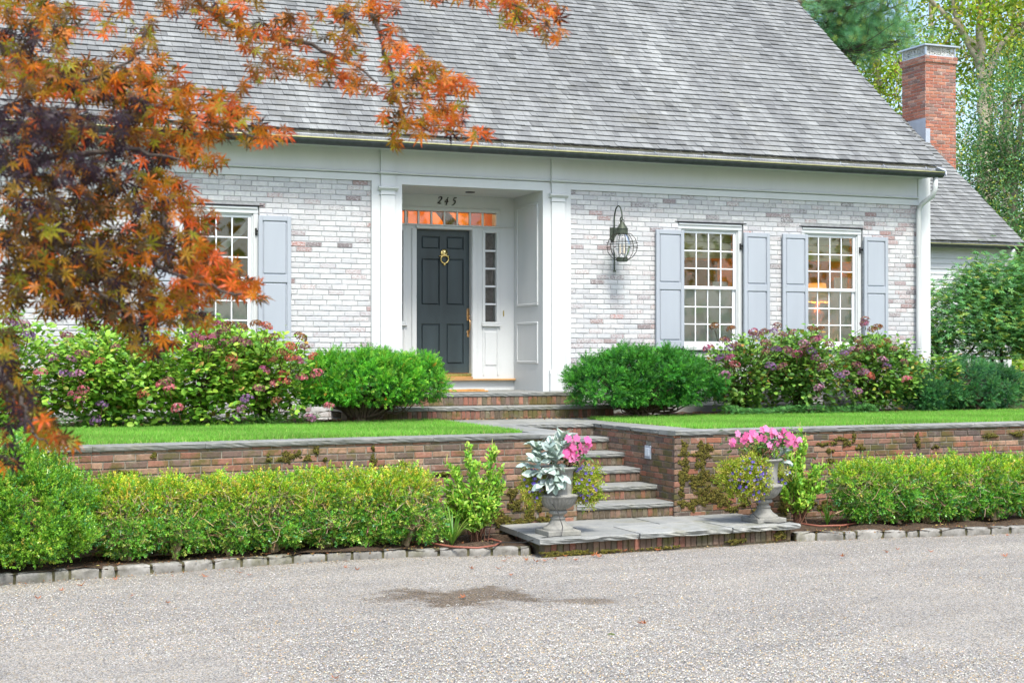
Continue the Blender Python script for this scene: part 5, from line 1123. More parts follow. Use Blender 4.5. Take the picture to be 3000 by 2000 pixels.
gc_=[(.10,.30,.03),(.16,.38,.05),(.24,.40,.08)]
strap('daylily_clump','daylily clump with arching leaves at right end of left hedge',(4.88,13.74,.08),46,.42,.75,gc_,.009)
strap('daylily_clump','small dark daylily tuft at the start of the right hedge',(9.30,13.85,.08),22,.30,.7,gc_,.007)
strap('ornamental_grass','tuft of arching yellow green grass above the far right hedge',(11.62,14.15,.30),44,.62,.7,[(.28,.42,.10),(.20,.38,.08),(.36,.42,.16)],.006)
m=MB(); 
for k in range(70):
    x=random.uniform(1.3,5.0); P=[(x,14.05+random.gauss(0,.1),.08),(x+random.gauss(0,.05),14.0,.14),(x+random.gauss(0,.12),13.95+random.gauss(0,.1),.1)]
    m.tube(P,[.003,.003,.001],4,cols(1,(.30,.28,.10),(.14,.25,.05),(.35,.24,.12))[0],cap=False)
tag(m.build('dry_bed_litter',M_TWIG),'dry grass blades and twigs lying in the hedge bed','litter',kind='stuff')
n=2600; P=np.concatenate([np.stack([rng.uniform(.5,5.4,n//2),rng.uniform(13.55,14.2,n//2),np.full(n//2,.085)],1),np.stack([rng.uniform(8.8,12.5,n//2),rng.uniform(13.05,14.3,n//2),np.full(n//2,.085)],1)]); 
mb=MB(); scatter(mb,DV,DF,P,frames(rnd(n)*[1,1,.2],rnd(n,.5)+[0,0,1.]),rng.uniform(.012,.035,n),cols(n,(.20,.10,.04),(.30,.20,.06),(.12,.06,.03),(.40,.33,.12),(.30,.12,.05),var=.2)); tag(mb.build('leaf_litter',M_DRY),'brown and yellow leaf litter over the dark bed mulch','litter',kind='stuff')
n=1500; P=np.stack([rng.uniform(4.2,15.5,n),rng.uniform(17.2,18.2,n),np.full(n,T+.03)],1); mb=MB(); scatter(mb,DV,DF,P,frames(rnd(n)*[1,1,.2],rnd(n,.5)+[0,0,1.]),rng.uniform(.02,.05,n),cols(n,(.20,.10,.04),(.28,.15,.06),(.12,.06,.03),(.35,.22,.10),var=.2)); tag(mb.build('leaf_litter',M_DRY),'brown leaf litter under the shrubs along the house','litter',kind='stuff')
n=900; q=rng.random(n); PX=np.where(rng.random(n)<.55,rng.uniform(0,5.6,n),rng.uniform(5.6,12.5,n)); KY=np.interp(PX,[q_[0] for q_ in KL]+[5.7,8.5]+[q_[0] for q_ in KR],[q_[1] for q_ in KL]+[13.15,13.33]+[q_[1] for q_ in KR]); P=np.stack([PX,KY-.02-np.abs(rng.normal(size=n))*.10,np.full(n,.008)],1); mb=MB(); scatter(mb,DV,DF,P,frames(rnd(n)*[1,1,.2],rnd(n,.4)+[0,0,1.]),rng.uniform(.008,.028,n),cols(n,(.36,.24,.10),(.28,.12,.05),(.42,.34,.16),(.16,.09,.05),var=.2)); tag(mb.build('kerb_litter',M_DRY),'crumbled tan leaf litter along the kerb and platform foot','litter',kind='stuff')
# hoses
m=MB(); pts=[atZ(x,y,.10) for x,y in ((1175,1588),(1250,1588),(1330,1601),(1400,1604),(1450,1597),(1468,1586),(1440,1578),(1420,1580))]; m.tube(pts,.010,8); tag(m.build('garden_hose',M_HOSE2,None,True),'brown hose looping on the soil below the left summersweet','hose')
m=MB(); pts=[atZ(x,y,.10) for x,y in ((2330,1531),(2400,1540),(2470,1538),(2520,1530),(2600,1524),(2700,1521),(2820,1518))]; m.tube(pts,.010,8); tag(m.build('garden_hose',M_HOSE2,None,True),'brown hose running along the bed behind the right kerb','hose')
m=MB(); m.tube([(5.70,13.40,.70),(5.72,13.38,.60),(5.80,13.25,.42),(5.83,13.2,.28),(5.80,13.16,.20),(5.62,13.2,.185),(5.50,13.4,.12),(5.2,13.6,.11),(5.05,13.75,.10)],.0045,6); tag(m.build('irrigation_tube',M_HOSE,None,True),'thin black irrigation tube hanging from the left urn','tube')
m=MB(); m.tube([(8.13,13.62,.75),(8.10,13.58,.60),(8.10,13.52,.42),(8.14,13.48,.28),(8.24,13.45,.20),(8.40,13.40,.186),(8.62,13.5,.186),(8.75,13.6,.12)],.0045,6); tag(m.build('irrigation_tube',M_HOSE,None,True),'thin black irrigation tube hanging from the right urn','tube')
# ================================================================= URNS
def urn(cx,cy,z,label):
    r=thing('garden_urn',label,'urn',(cx,cy,z),'stone urns on the platform')
    m=MB(); m.bbox((cx-.175,cy-.175,z),(cx+.175,cy+.175,z+.05),.006); m.build('plinth',M_URN,r)
    m=MB(); m.lathe([(.150,.05),(.150,.068),(.142,.074),(.125,.082),(.095,.105),(.075,.135),(.068,.150),(.076,.154),(.078,.162),(.070,.168),(.056,.174),(.056,.195),(.078,.200),(.092,.212),(.094,.222),(.085,.236),(.07,.242)],(cx,cy,z),36); m.build('foot',M_URN,r,True)
    m=MB(); m.lathe([(.05,.240),(.085,.246),(.120,.262),(.150,.285),(.175,.315),(.190,.345),(.198,.372),(.207,.380),(.207,.392),(.190,.398),(.150,.405),(.147,.42),(.148,.52),(.153,.60),(.160,.625),(.185,.645),(.200,.655),(.202,.668),(.185,.672),(.150,.66),(.14,.60),(.0,.60)],(cx,cy,z),112,flute=(1,6,28,.085)); m.build('bowl',M_URN,r,True)
    for s in (-1,1):
        m=MB(); m.tube([(cx+s*.17,cy,z+.385),(cx+s*.20,cy,z+.41),(cx+s*.185,cy,z+.47),(cx+s*.195,cy,z+.54),(cx+s*.215,cy,z+.585),(cx+s*.18,cy,z+.605),(cx+s*.15,cy,z+.59)],[.02,.018,.014,.014,.017,.016,.014],8); m.build('handle',M_URN,r,True)
    m=MB(); m.lathe([(.0,.625),(.145,.618)],(cx,cy,z),24); m.build('potting_soil',M_SOIL,r)
U1=(5.88,13.43,.18);U2=(8.35,13.62,.18)
urn(*U1,'grey stone urn left of the steps, filled with silver leaves'); urn(*U2,'grey stone urn right of the steps, half hidden by violet flowers')
LVd=[]   # long toothed felted leaf
def felt_leaf():
    V=[];n=9
    prof=[.02,.06,.13,.21,.25,.25,.20,.12,.0]
    for i in range(n):
        t=i/(n-1); z=.25*t-.42*t*t; w=prof[i]*(1+.10*(i%2)); V+=[(t,-w,z+.05*(w>0)),(t,0,z-.0),(t,w,z+.05)]
    F=[]
    for i in range(n-1): a=i*3; F+=[(a,a+1,a+4,a+3),(a+1,a+2,a+5,a+4)]
    return np.array(V),np.array(F)
FLV,FLF=felt_leaf()
def dusty(label,c,dirs,n,size,base,spread=.5):
    r=thing('dusty_miller',label,'plant',base); mb=MB(); s=MB()
    P=[];D=[]
    for d in dirs:
        d=np.array(d,float); tip=np.array(c)+d; s.tube([np.array(c),np.array(c)+d*.5+[0,0,.02],tip],[.006,.005,.003],5,(.45,.5,.45))
        m=n//len(dirs); dd=d/np.linalg.norm(d)
        for k in range(m):
            a=k*2.4+random.random(); v=dd*random.uniform(.25,1.1)+np.array([math.cos(a),math.sin(a),.15*math.sin(a*2)])*spread*1.5; P.append(tip-dd*.09*random.random()); D.append(v)
    P=np.array(P);D=np.array(D); scatter(mb,FLV,FLF,P,frames(D,rnd(len(P),.5)+[0,-.5,1]),rng.uniform(.5,1.1,len(P))*size,cols(len(P),(.42,.52,.49),(.52,.61,.58),(.32,.42,.39),var=.07)); mb.build('foliage',M_FELT,r); s.build('stem',M_TWIG,r)
c=(U1[0]-.05,U1[1]-.02,.82)
dusty('large silver white dusty miller spilling from the left urn',c,[(-.06,-.05,.26),(.05,0,.30),(-.17,-.03,.15),(-.24,-.06,-.02),(-.12,-.12,.0),(.0,-.12,.02),(-.20,.0,.24),(.12,.0,.22),(-.02,-.10,.14),(-.16,-.10,-.13),(-.05,-.14,-.12),(.1,.03,.32),(-.3,0,.05),(-.1,-.1,.22),(.04,-.1,.24),(.0,-.14,-.06),(-.24,-.1,.1)],300,.135,(U1[0],U1[1],.80),.42)
c2=(U2[0]+.14,U2[1],.82)
dusty('small silver dusty miller at right side of the right urn',c2,[(.02,.05,.22),(.10,-.03,.10),(.14,-.05,-.02),(.13,-.04,-.12),(-.02,.05,.2)],60,.10,(U2[0]+.1,U2[1],.80),.35)
# impatiens
PV=[];PF=[]
for k in range(5):
    a=k*2*math.pi/5; q=len(PV); ca,sa=math.cos(a),math.sin(a)
    for (x,y,z) in ((.02,0,0),(.5,.42,.05),(.95,.3,.02),(1.02,-.05,-.03),(.9,-.36,.02),(.45,-.40,.05)): PV.append((x*ca-y*sa,x*sa+y*ca,z))
    PF.append((q,q+1,q+2,q+3));PF.append((q,q+3,q+4,q+5))
PV=np.array(PV);PF=np.array(PF)
def impatiens(label,base,fl,leafc,leafr,nl):
    r=thing('impatiens',label,'plant',base); mb=MB(); P=np.array(leafc)+rng.normal(size=(nl,3))*leafr; scatter(mb,OV*[1,.8,1],OF,P,frames(rnd(nl)*[1,1,.5]+[0,-.4,0],rnd(nl,.4)+[0,-.6,.8]),rng.uniform(.05,.085,nl),cols(nl,(.05,.15,.03),(.08,.22,.04),(.12,.20,.05),(.04,.09,.03),var=.15)); mb.build('foliage',M_LEAF,r)
    s=MB(); st=np.array(leafc)-[0,0,.1]; stems(s,(base[0],base[1],base[2]-.05),[p for p in P[:14]],.004,.003,(.20,.05,.04),.01,4,.3); s.build('stem',M_TWIG,r)
    for (x,y,z,sz) in fl:
        m=MB(); n=1; f=np.array([[random.gauss(0,.3),random.gauss(-1,.15),random.gauss(.35,.25)]]); fr=frames(np.cross(f,rnd(1)),f); scatter(m,PV,PF,np.array([[x,y,z]]),fr,np.array([sz*1.38]),cols(1,(.80,.20,.46),(.84,.30,.58),(.72,.15,.40),var=.06)); m.build('flower',M_PETAL,r)
def onY(px,py,Y): p=atY(px,py,Y); return p
f1=[(1675,1293),(1680,1310),(1673,1315),(1700,1305),(1695,1318),(1722,1288),(1690,1283),(1718,1310),(1725,1300),(1658,1330),(1668,1335),(1683,1335),(1660,1325),(1675,1342),(1690,1338),(1685,1328),(1665,1284),(1712,1318)]
impatiens('bright pink impatiens beside the silver leaves in the left urn',(U1[0]+.12,U1[1],.82),[(*onY(a,b,13.28+random.uniform(-.04,.04)),random.uniform(.027,.034)) for a,b in f1],onY(1672,1340,13.36),np.array([.10,.06,.07]),90)
f2=[(2162,1270),(2140,1295),(2150,1290),(2185,1275),(2190,1282),(2200,1285),(2215,1275),(2222,1285),(2232,1282),(2240,1285),(2262,1262),(2270,1265),(2285,1275),(2292,1270),(2298,1262),(2290,1285),(2310,1272),(2315,1290),(2308,1298),(2332,1285),(2340,1288),(2255,1302),(2258,1308),(2275,1298),(2245,1255),(2178,1290),(2205,1268),(2318,1278),(2262,1275),(2330,1300),(2145,1300),(2235,1258)]
impatiens('long band of pink impatiens across the right urn',(U2[0],U2[1],.82),[(*onY(a,b,13.46+random.uniform(-.05,.05)),random.uniform(.026,.034)) for a,b in f2],onY(2250,1300,13.55),np.array([.20,.08,.06]),170)
# trailing violet torenia
TV,TF=[],[]
for k in range(4):
    a=k*math.pi/2+.3; q=len(TV); ca,sa=math.cos(a),math.sin(a)
    for (x,y,z) in ((.0,0,-.8),(.6,.45,.1),(1,0,.25),(.6,-.45,.1)): TV.append((x*ca-y*sa,x*sa+y*ca,z))
    TF.append((q,q+1,q+2,q+3))
TV=np.array(TV);TF=np.array(TF)
def torenia(label,base,E,nl,nf,front=None):
    nl=int(nl*2)
    r=thing('trailing_bellflower',label,'plant',base); mb=MB(); P=vol(E,nl,.2,1.05,nl//12,.022,None,1.3); D=outward(P,E)*.4+rnd(nl,.7); sv,sf_=sprig(5,.05,.026,.013,65)
    scatter(mb,sv,sf_,P,frames(D,rnd(nl)),rng.uniform(.7,1.2,nl),cols(nl,(.30,.42,.03),(.42,.50,.05),(.55,.50,.09),(.18,.32,.03),(.55,.38,.16),var=.14,w=[.3,.3,.18,.17,.05])); mb.build('foliage',M_LEAF,r)
    s=MB(); tips=vol(E,40,.6,1.04); stems(s,base,tips,.003,.0015,(.35,.38,.10),.02,5,.6); s.build('stem',M_TWIG,r)
    Q=vol(E,nf*4,.88,1.08,0,0,None,1.); Q=Q[np.argsort(Q@np.array([.25,1,0]))][:nf]; m=MB()
    n=0
    fl=MB(); d=outward(Q,E)+[0,-.6,.1]+rnd(len(Q),.3); 
    for i in range(len(Q)):
        o=MB(); scatter(o,TV,TF,Q[i:i+1],frames(np.cross(d[i:i+1],rnd(1)),d[i:i+1]),np.array([random.uniform(.014,.019)]),cols(1,(.24,.17,.72),(.32,.25,.80),(.18,.12,.60),var=.08)); o.build('flower',M_PETAL,r)
torenia('violet bell flowers trailing at left of the left urn',(U1[0]-.12,U1[1],.80),[(U1[0]-.28,U1[1]+.02,.66,.12,.12,.22)],230,18)
torenia('violet bell flowers trailing at right of the left urn',(U1[0]+.14,U1[1],.80),[(U1[0]+.27,U1[1]-.05,.70,.17,.14,.20),(U1[0]+.30,U1[1]-.02,.58,.13,.12,.14)],520,34)
torenia('big yellow green cascade of violet bells on the right urn',(U2[0]-.12,U2[1],.80),[(U2[0]-.26,U2[1]-.10,.70,.25,.20,.22),(U2[0]-.20,U2[1]-.14,.58,.15,.14,.20),(U2[0]-.40,U2[1]-.05,.68,.14,.15,.18)],1500,88)
torenia('few violet bells on short trails at the right urn handle',(U2[0]+.12,U2[1]-.05,.80),[(U2[0]+.22,U2[1]-.04,.66,.10,.08,.09)],60,7)
def fern(label,base,n,Ln):
    r=thing('fern',label,'plant',base); mb=MB()
    for k in range(n):
        a=random.uniform(0,6.28); el=random.uniform(.5,1.3); d=np.array([math.cos(a)*math.cos(el),math.sin(a)*math.cos(el),math.sin(el)]); l_=Ln*random.uniform(.6,1.1); P=[np.array(base)+d*l_*t+np.array([0,0,-.35*l_*t*t*math.cos(el)]) for t in np.linspace(0,1,22)]; P=np.array(P)
        s_=np.cross(d,[0,0,1.]);s_/=np.linalg.norm(s_); pc=cols(1,(.26,.44,.05),(.36,.50,.08),var=.1)[0]
        m=21; t=np.repeat(np.arange(1,22),2); sd=np.tile([1,-1],21)[:,None]; fw=s_*sd+d*.35; scatter(mb,DV,DF,P[t],frames(fw,np.tile([0,-.2,1.],(42,1))),.032*(1-(t/23.)**2)+.003,np.tile(pc,(42,1)))
    mb.build('frond',M_LEAF,r)
fern('bright fern fronds rising behind pink flowers on the right urn',(U2[0]-.02,U2[1]+.06,.86),26,.30); fern('small fern tuft between silver leaves and pink flowers, left urn',(U1[0]+.06,U1[1]+.08,.90),12,.24)
# ================================================================= TREES AND BIG SHRUBS AT RIGHT
def tree(name,label,base,limbs,E,n,lv,lf,size,mat,colset,w,clump,cr,group=None,bark=(.30,.26,.20),lo=.2,r0=.25,zmin=None,updir=True,bias=1.2,extra=None):
    root=thing(name,label,'tree',base,group); s=MB()
    for P,ra,rb in limbs:
        P=np.array(P,float); m=len(P)*4; tt=np.linspace(0,len(P)-1,m); Q=np.stack([np.interp(tt,np.arange(len(P)),P[:,k]) for k in range(3)],1); Q[1:-1]+=rng.normal(size=(m-2,3))*ra*.18; s.tube(Q,np.linspace(ra,rb,m),9,bark)
    tips=vol(E,60,.3,.95,0,0,zmin); js=np.concatenate([np.array(P)[len(P)//2:] for P,_,_ in limbs])
    for q in tips:
        j=js[np.argmin(((js-q)**2).sum(1))]; stems(s,j,[q],r0*.14,r0*.03,bark,.12*r0*4,6,.1)
    s.build('trunk',M_BARK,root,True)
    P=vol(E,n,lo,1.05,clump,cr,zmin,bias,.12); D=rnd(n)+outward(P,E)*.3; mb=MB(); c=cols(n,*colset,var=.18,w=w); ph=np.sin(P[:,0:1]*1.9)*np.sin(P[:,1:2]*1.7+1)*np.sin(P[:,2:3]*2.3); c=np.clip(c*(1+.3*ph),.003,1)
    scatter(mb,lv,lf,P,frames(D,rnd(n)+([0,0,1.] if updir else 0)),rng.uniform(.7,1.35,n)*size,c); mb.build('crown',mat,root); return root
# rhododendron-like shrub right of the house
rh=[(.09,.27,.09),(.14,.36,.12),(.20,.42,.10),(.06,.18,.06),(.34,.46,.08)]
def pfan(k=5):
    V=[];F=[]
    for i in range(k):
        a=i*2*math.pi/k; c_,s_=math.cos(a),math.sin(a); q=len(V)
        for (x,y,z) in ((0,0,0),(.55,.24,.10),(1,0,-.02),(.55,-.24,.10)): V.append((x*c_-y*s_,x*s_+y*c_,z))
        F.append((q,q+1,q+2,q+3))
    return np.array(V),np.array(F)
WV,WF=pfan(5)
def bigshrub(label,base,E,n,colset,w,trunks,clump,cr=.13,size=.055,name='enkianthus_shrub'):
    root=thing(name,label,'shrub',base,None); P=vol(E,n,.45,1.04,clump,cr,T+.78,1.3,.1); P[:,2]+=rng.normal(size=n)*.0
    mb=MB(); up=rnd(n,.35)+[0,-.25,1]; scatter(mb,WV,WF,P,frames(np.cross(up,rnd(n)),up),rng.uniform(.7,1.25,n)*size,cols(n,*colset,var=.16,w=w)); mb.build('foliage',M_LEAF,root)
    s=MB()
    for (b,t_) in trunks: stems(s,b,t_,.045,.014,(.05,.04,.035),.06,7,.1)
    tips=vol(E,50,.4,.9,0,0,T+1.0); fk=np.array([q for _,t_ in trunks for q in t_])
    for q in tips: stems(s,fk[np.argmin(((fk-q)**2).sum(1))],[q],.015,.004,(.05,.04,.035),.04,5,.2)
    s.build('trunk',M_TWIG,root)
a0=(15.6,19.6,T)
bigshrub('big spreading green shrub with dark forked trunks beside the house corner',a0,[(15.6,19.4,T+1.36,1.15,1.0,.66),(16.9,19.3,T+1.5,1.2,1.0,.9),(16.4,19.2,T+1.95,.95,.8,.45),(17.9,19.0,T+1.55,.9,.9,.8)],17000,rh,[.3,.3,.2,.1,.1],[((15.3,19.6,T),[(14.8,19.5,T+1.1),(15.15,19.4,T+1.2),(15.5,19.5,T+1.15),(15.9,19.4,T+1.05),(14.6,19.5,T+.8),(16.2,19.4,T+1.0)]),((17.15,18.9,T),[(16.9,18.9,T+1.2),(17.2,18.9,T+1.3),(17.5,18.9,T+1.1),(16.6,18.9,T+1.0),(17.7,18.9,T+1.3)]),((16.3,19.5,T),[(16.2,19.4,T+1.1),(16.45,19.4,T+1.2)])],1150)
bush('leafy_shrub','narrow leaved light green shrub touching the clapboard wing','shrub',(15.3,21.2,T),[(15.4,21.2,T+1.7,.75,.5,.55)],2600,OV*[1,.55,1],OF,.09,M_LEAF,[(.18,.36,.04),(.28,.44,.06),(.12,.28,.04)],nst=24,rs=(.015,.005),clump=300,cr=.07,upk=.6)
# background understorey
for i,(px,D,h,r_,lab) in enumerate(((2790,30,1.1,1.6,'bright understorey bush glimpsed under the spreading shrub'),(2950,33,1.5,2.2,'understorey bush at the right edge behind the spreading shrub'),(3150,32,1.6,2.4,'understorey bush just beyond the right edge of view'))):
    p=atD(px,1000,D); bush('understorey_bush',lab,'shrub',(p[0],p[1],T),[(p[0],p[1],T+h*.8,r_,r_*.7,h)],3000,DV,DF,.13,M_LEAF,[(.20,.40,.03),(.30,.48,.05),(.14,.30,.03),(.42,.48,.06)],nst=14,rs=(.03,.01),clump=260,cr=.16,group='understorey bushes behind the house corner')
def P3(px,py,D): return tuple(atD(px,py,D))
# holly-like evergreen at the right edge
c0=atD(2960,560,33); gb=(c0[0],c0[1],T)
hol=[(.08,.22,.075),(.14,.31,.11),(.05,.14,.05),(.22,.36,.10),(.42,.46,.06)]
E=[(*atD(2950,600,33),2.0,1.6,2.2),(*atD(2985,350,33),1.5,1.3,1.6),(*atD(3060,750,32),2.2,1.6,2.2),(*atD(2900,700,34),1.2,1.1,1.5),(*atD(3080,330,33),1.5,1.3,2.0),(*atD(2880,500,34),.8,.8,1.1)]
tree('holly_tree','dense blue green small leaved evergreen rising at the right edge',gb,[([gb,P3(2965,800,33),P3(2975,500,33),P3(3000,300,33)],.16,.04),([P3(2965,800,33),P3(3050,600,33)],.09,.03)],E,42000,DV,DF,.075,M_LEAF,hol,[.34,.28,.2,.12,.06],1500,.17,None,lo=.35,r0=.2)
# oaks with pale trunks
oak=[(.25,.42,.035),(.38,.52,.05),(.15,.29,.03),(.56,.54,.07),(.48,.32,.06)]
def oak_tree(label,pts,limbs,E,n,D,seed=0,w=[.32,.28,.2,.14,.06],ra=.2):
    b=atD(pts[0],1000,D); base=(b[0],b[1],T)
    tree('oak_tree',label,base,[([base]+[P3(x,y,D) for x,y in limbs[0]],ra,ra*.35)]+[([P3(x,y,D) for x,y in l],ra*.55,ra*.16) for l in limbs[1:]],E,int(n*1.9),OV*[1,1.2,1],OF,.125,M_LEAF,oak,w,int(n/22),.36,'pale trunked oaks behind the house',(.42,.37,.28),lo=.1,r0=ra)
D=42
oak_tree('large forked oak directly behind the brick chimney',(2880,),[[(2885,500),(2880,300),(2868,150),(2885,0),(2890,-200)],[(2868,150),(2800,70),(2700,-20),(2640,-120)],[(2880,250),(2930,130),(3000,70),(3060,20)],[(2875,190),(2830,120),(2795,30),(2780,-100)]],
 [(*atD(2800,20,D),1.6,1.6,.8),(*atD(2950,60,D),1.3,1.6,1.0),(*atD(2840,200,D+1),1.0,1.,.8),(*atD(2860,-150,D),3.2,2.5,1.2),(*atD(3000,180,D+2),.9,1.,.9)],3600,D)
D=46
oak_tree('second oak with a pale leaning trunk at the right edge',(2950,),[[(2952,400),(2955,250),(2960,120),(2975,0),(2985,-200)],[(2955,250),(3020,140),(3080,60)],[(2930,420),(2950,300),(2960,200)]],[(*atD(2990,30,D),1.6,1.6,1.3),(*atD(3060,200,D),1.6,1.6,1.6),(*atD(2990,-150,D),2.6,2.,1.2)],3000,D,ra=.17)
D=50
oak_tree('slender pale trunked oak seen between roof slope and chimney',(2572,),[[(2572,500),(2570,300),(2574,150),(2580,0),(2590,-200)],[(2574,200),(2520,120),(2480,60)],[(2572,260),(2630,180),(2660,120)]],[(*atD(2540,330,D),2.2,1.6,1.2),(*atD(2620,200,D),2.4,1.6,1.9),(*atD(2520,180,D),1.7,1.6,1.4),(*atD(2680,350,D),1.5,1.6,1.6),(*atD(2600,-150,D),3,2,1.5)],5200,D,w=[.34,.34,.18,.12,.02],ra=.15)
D=58
for j,(px,lab) in enumerate(((2420,'far oak standing behind the roof ridge'),(2720,'far oak behind the chimney, second row'),(2900,'far oak in the second row beyond the holly'),(3120,'far oak beyond the right edge of the view'))):
    b=atD(px,1000,D+3*j); 
    oak_tree(lab,(px,),[[(px+5,500),(px-5,250),(px+10,100),(px,-100)],[(px,260),(px-60,150),(px-90,40)],[(px,200),(px+70,90),(px+100,0)]],[(*atD(px,150,D+3*j),3.,2.,2.6),(*atD(px+40,430,D+3*j),3.2,2.,2.8),(*atD(px-30,-120,D),3,2,2.2),(*atD(px-20,680,D),3.2,2,2.6)],3300,D+3*j,w=[.3,.3,.14,.22,.04],ra=.17)
# white pine
D=36
def pine():
    b=atD(2400,1000,D); base=(b[0]-.5,b[1],T); root=thing('white_pine','feathery blue green white pine behind the main roof slope','tree',base); s=MB(); s.tube([base,P3(2340,500,D),P3(2330,100,D),P3(2330,-400,D)],[.3,.25,.2,.1],10,(.16,.13,.11))
    mb=MB(); P=[];Dr=[]
    br=[((2330,330),(2440,170),(2520,100),(2620,70)),((2330,330),(2458,165),(2480,110),(2560,85)),((2330,200),(2420,80),(2520,60),(2600,30)),((2330,100),(2400,40),(2500,20),(2620,-20)),((2330,0),(2380,10),(2450,5),(2500,0)),((2330,-60),(2450,-60),(2560,-40),(2680,-60)),((2330,260),(2380,120),(2410,70),(2440,60)),((2330,330),(2480,200),(2560,130),(2640,120)),((2330,330),(2458,165),(2530,130),(2600,105))]
    for k,bp in enumerate(br):
        off=random.uniform(-1.2,.8); Q=np.array([P3(x,y,D+off*(i/3)) for i,(x,y) in enumerate(bp)]); tt=np.linspace(0,3,14); C=np.stack([np.interp(tt,np.arange(4),Q[:,i]) for i in range(3)],1)+rnd(14,.03); s.tube(C,np.linspace(.065,.015,14),6,(.10,.075,.06))
        for q in range(150):
            t=random.uniform(.8,3); c=np.array([np.interp(t,np.arange(4),Q[:,i]) for i in range(3)]); d=rng.normal(size=3)*[.5,.6,.16]; e=c+d+[0,0,.10]; P.append(e); Dr.append(d/ (np.linalg.norm(d)+.01)*.6+rng.normal(size=3)*.3+[0,0,.5])
            if q%4==0: s.tube([c,(c+e)/2-[0,0,.03],e],[.012,.009,.006],4,(.10,.075,.06),cap=False)
    P=np.array(P);Dr=np.array(Dr); P=np.repeat(P,5,0)+rnd(len(P)*5,.07); Dr=np.repeat(Dr,5,0)+rnd(len(P),.3); n=len(P); scatter(mb,PNV,PNF,P,frames(Dr,rnd(n)),rng.uniform(.9,1.5,n),cols(n,(.11,.33,.15),(.17,.42,.19),(.26,.48,.16),(.07,.22,.10),(.46,.58,.14),var=.15,w=[.3,.28,.18,.16,.08])); mb.build('crown',M_NEEDLE,root); s.build('trunk',M_BARK,root)
pine()
# far wood closing the horizon
def wood(x0,x1,y,zt,n,lab):
    P=np.stack([rng.uniform(x0,x1,n),y+rng.normal(size=n)*4,T+zt*rng.random(n)**1.1],1); P+=np.repeat(rnd(n//20+1,.8),20,0)[:n]; mb=MB(); scatter(mb,DV*[1,1.5,1],DF,P,frames(rnd(n)),rng.uniform(.35,.8,n),cols(n,*oak,var=.2)); tag(mb.build('far_wood',M_LEAF),lab,'wood',kind='stuff')
wood(10,90,72,9,7000,'distant sunlit wood behind the house'); wood(-70,10,75,10,3500,'distant wood beyond the hidden back of the house')
wood(-25,55,-20,11,5200,'wooded edge across the drive, facing the house, mirrored in the window panes')
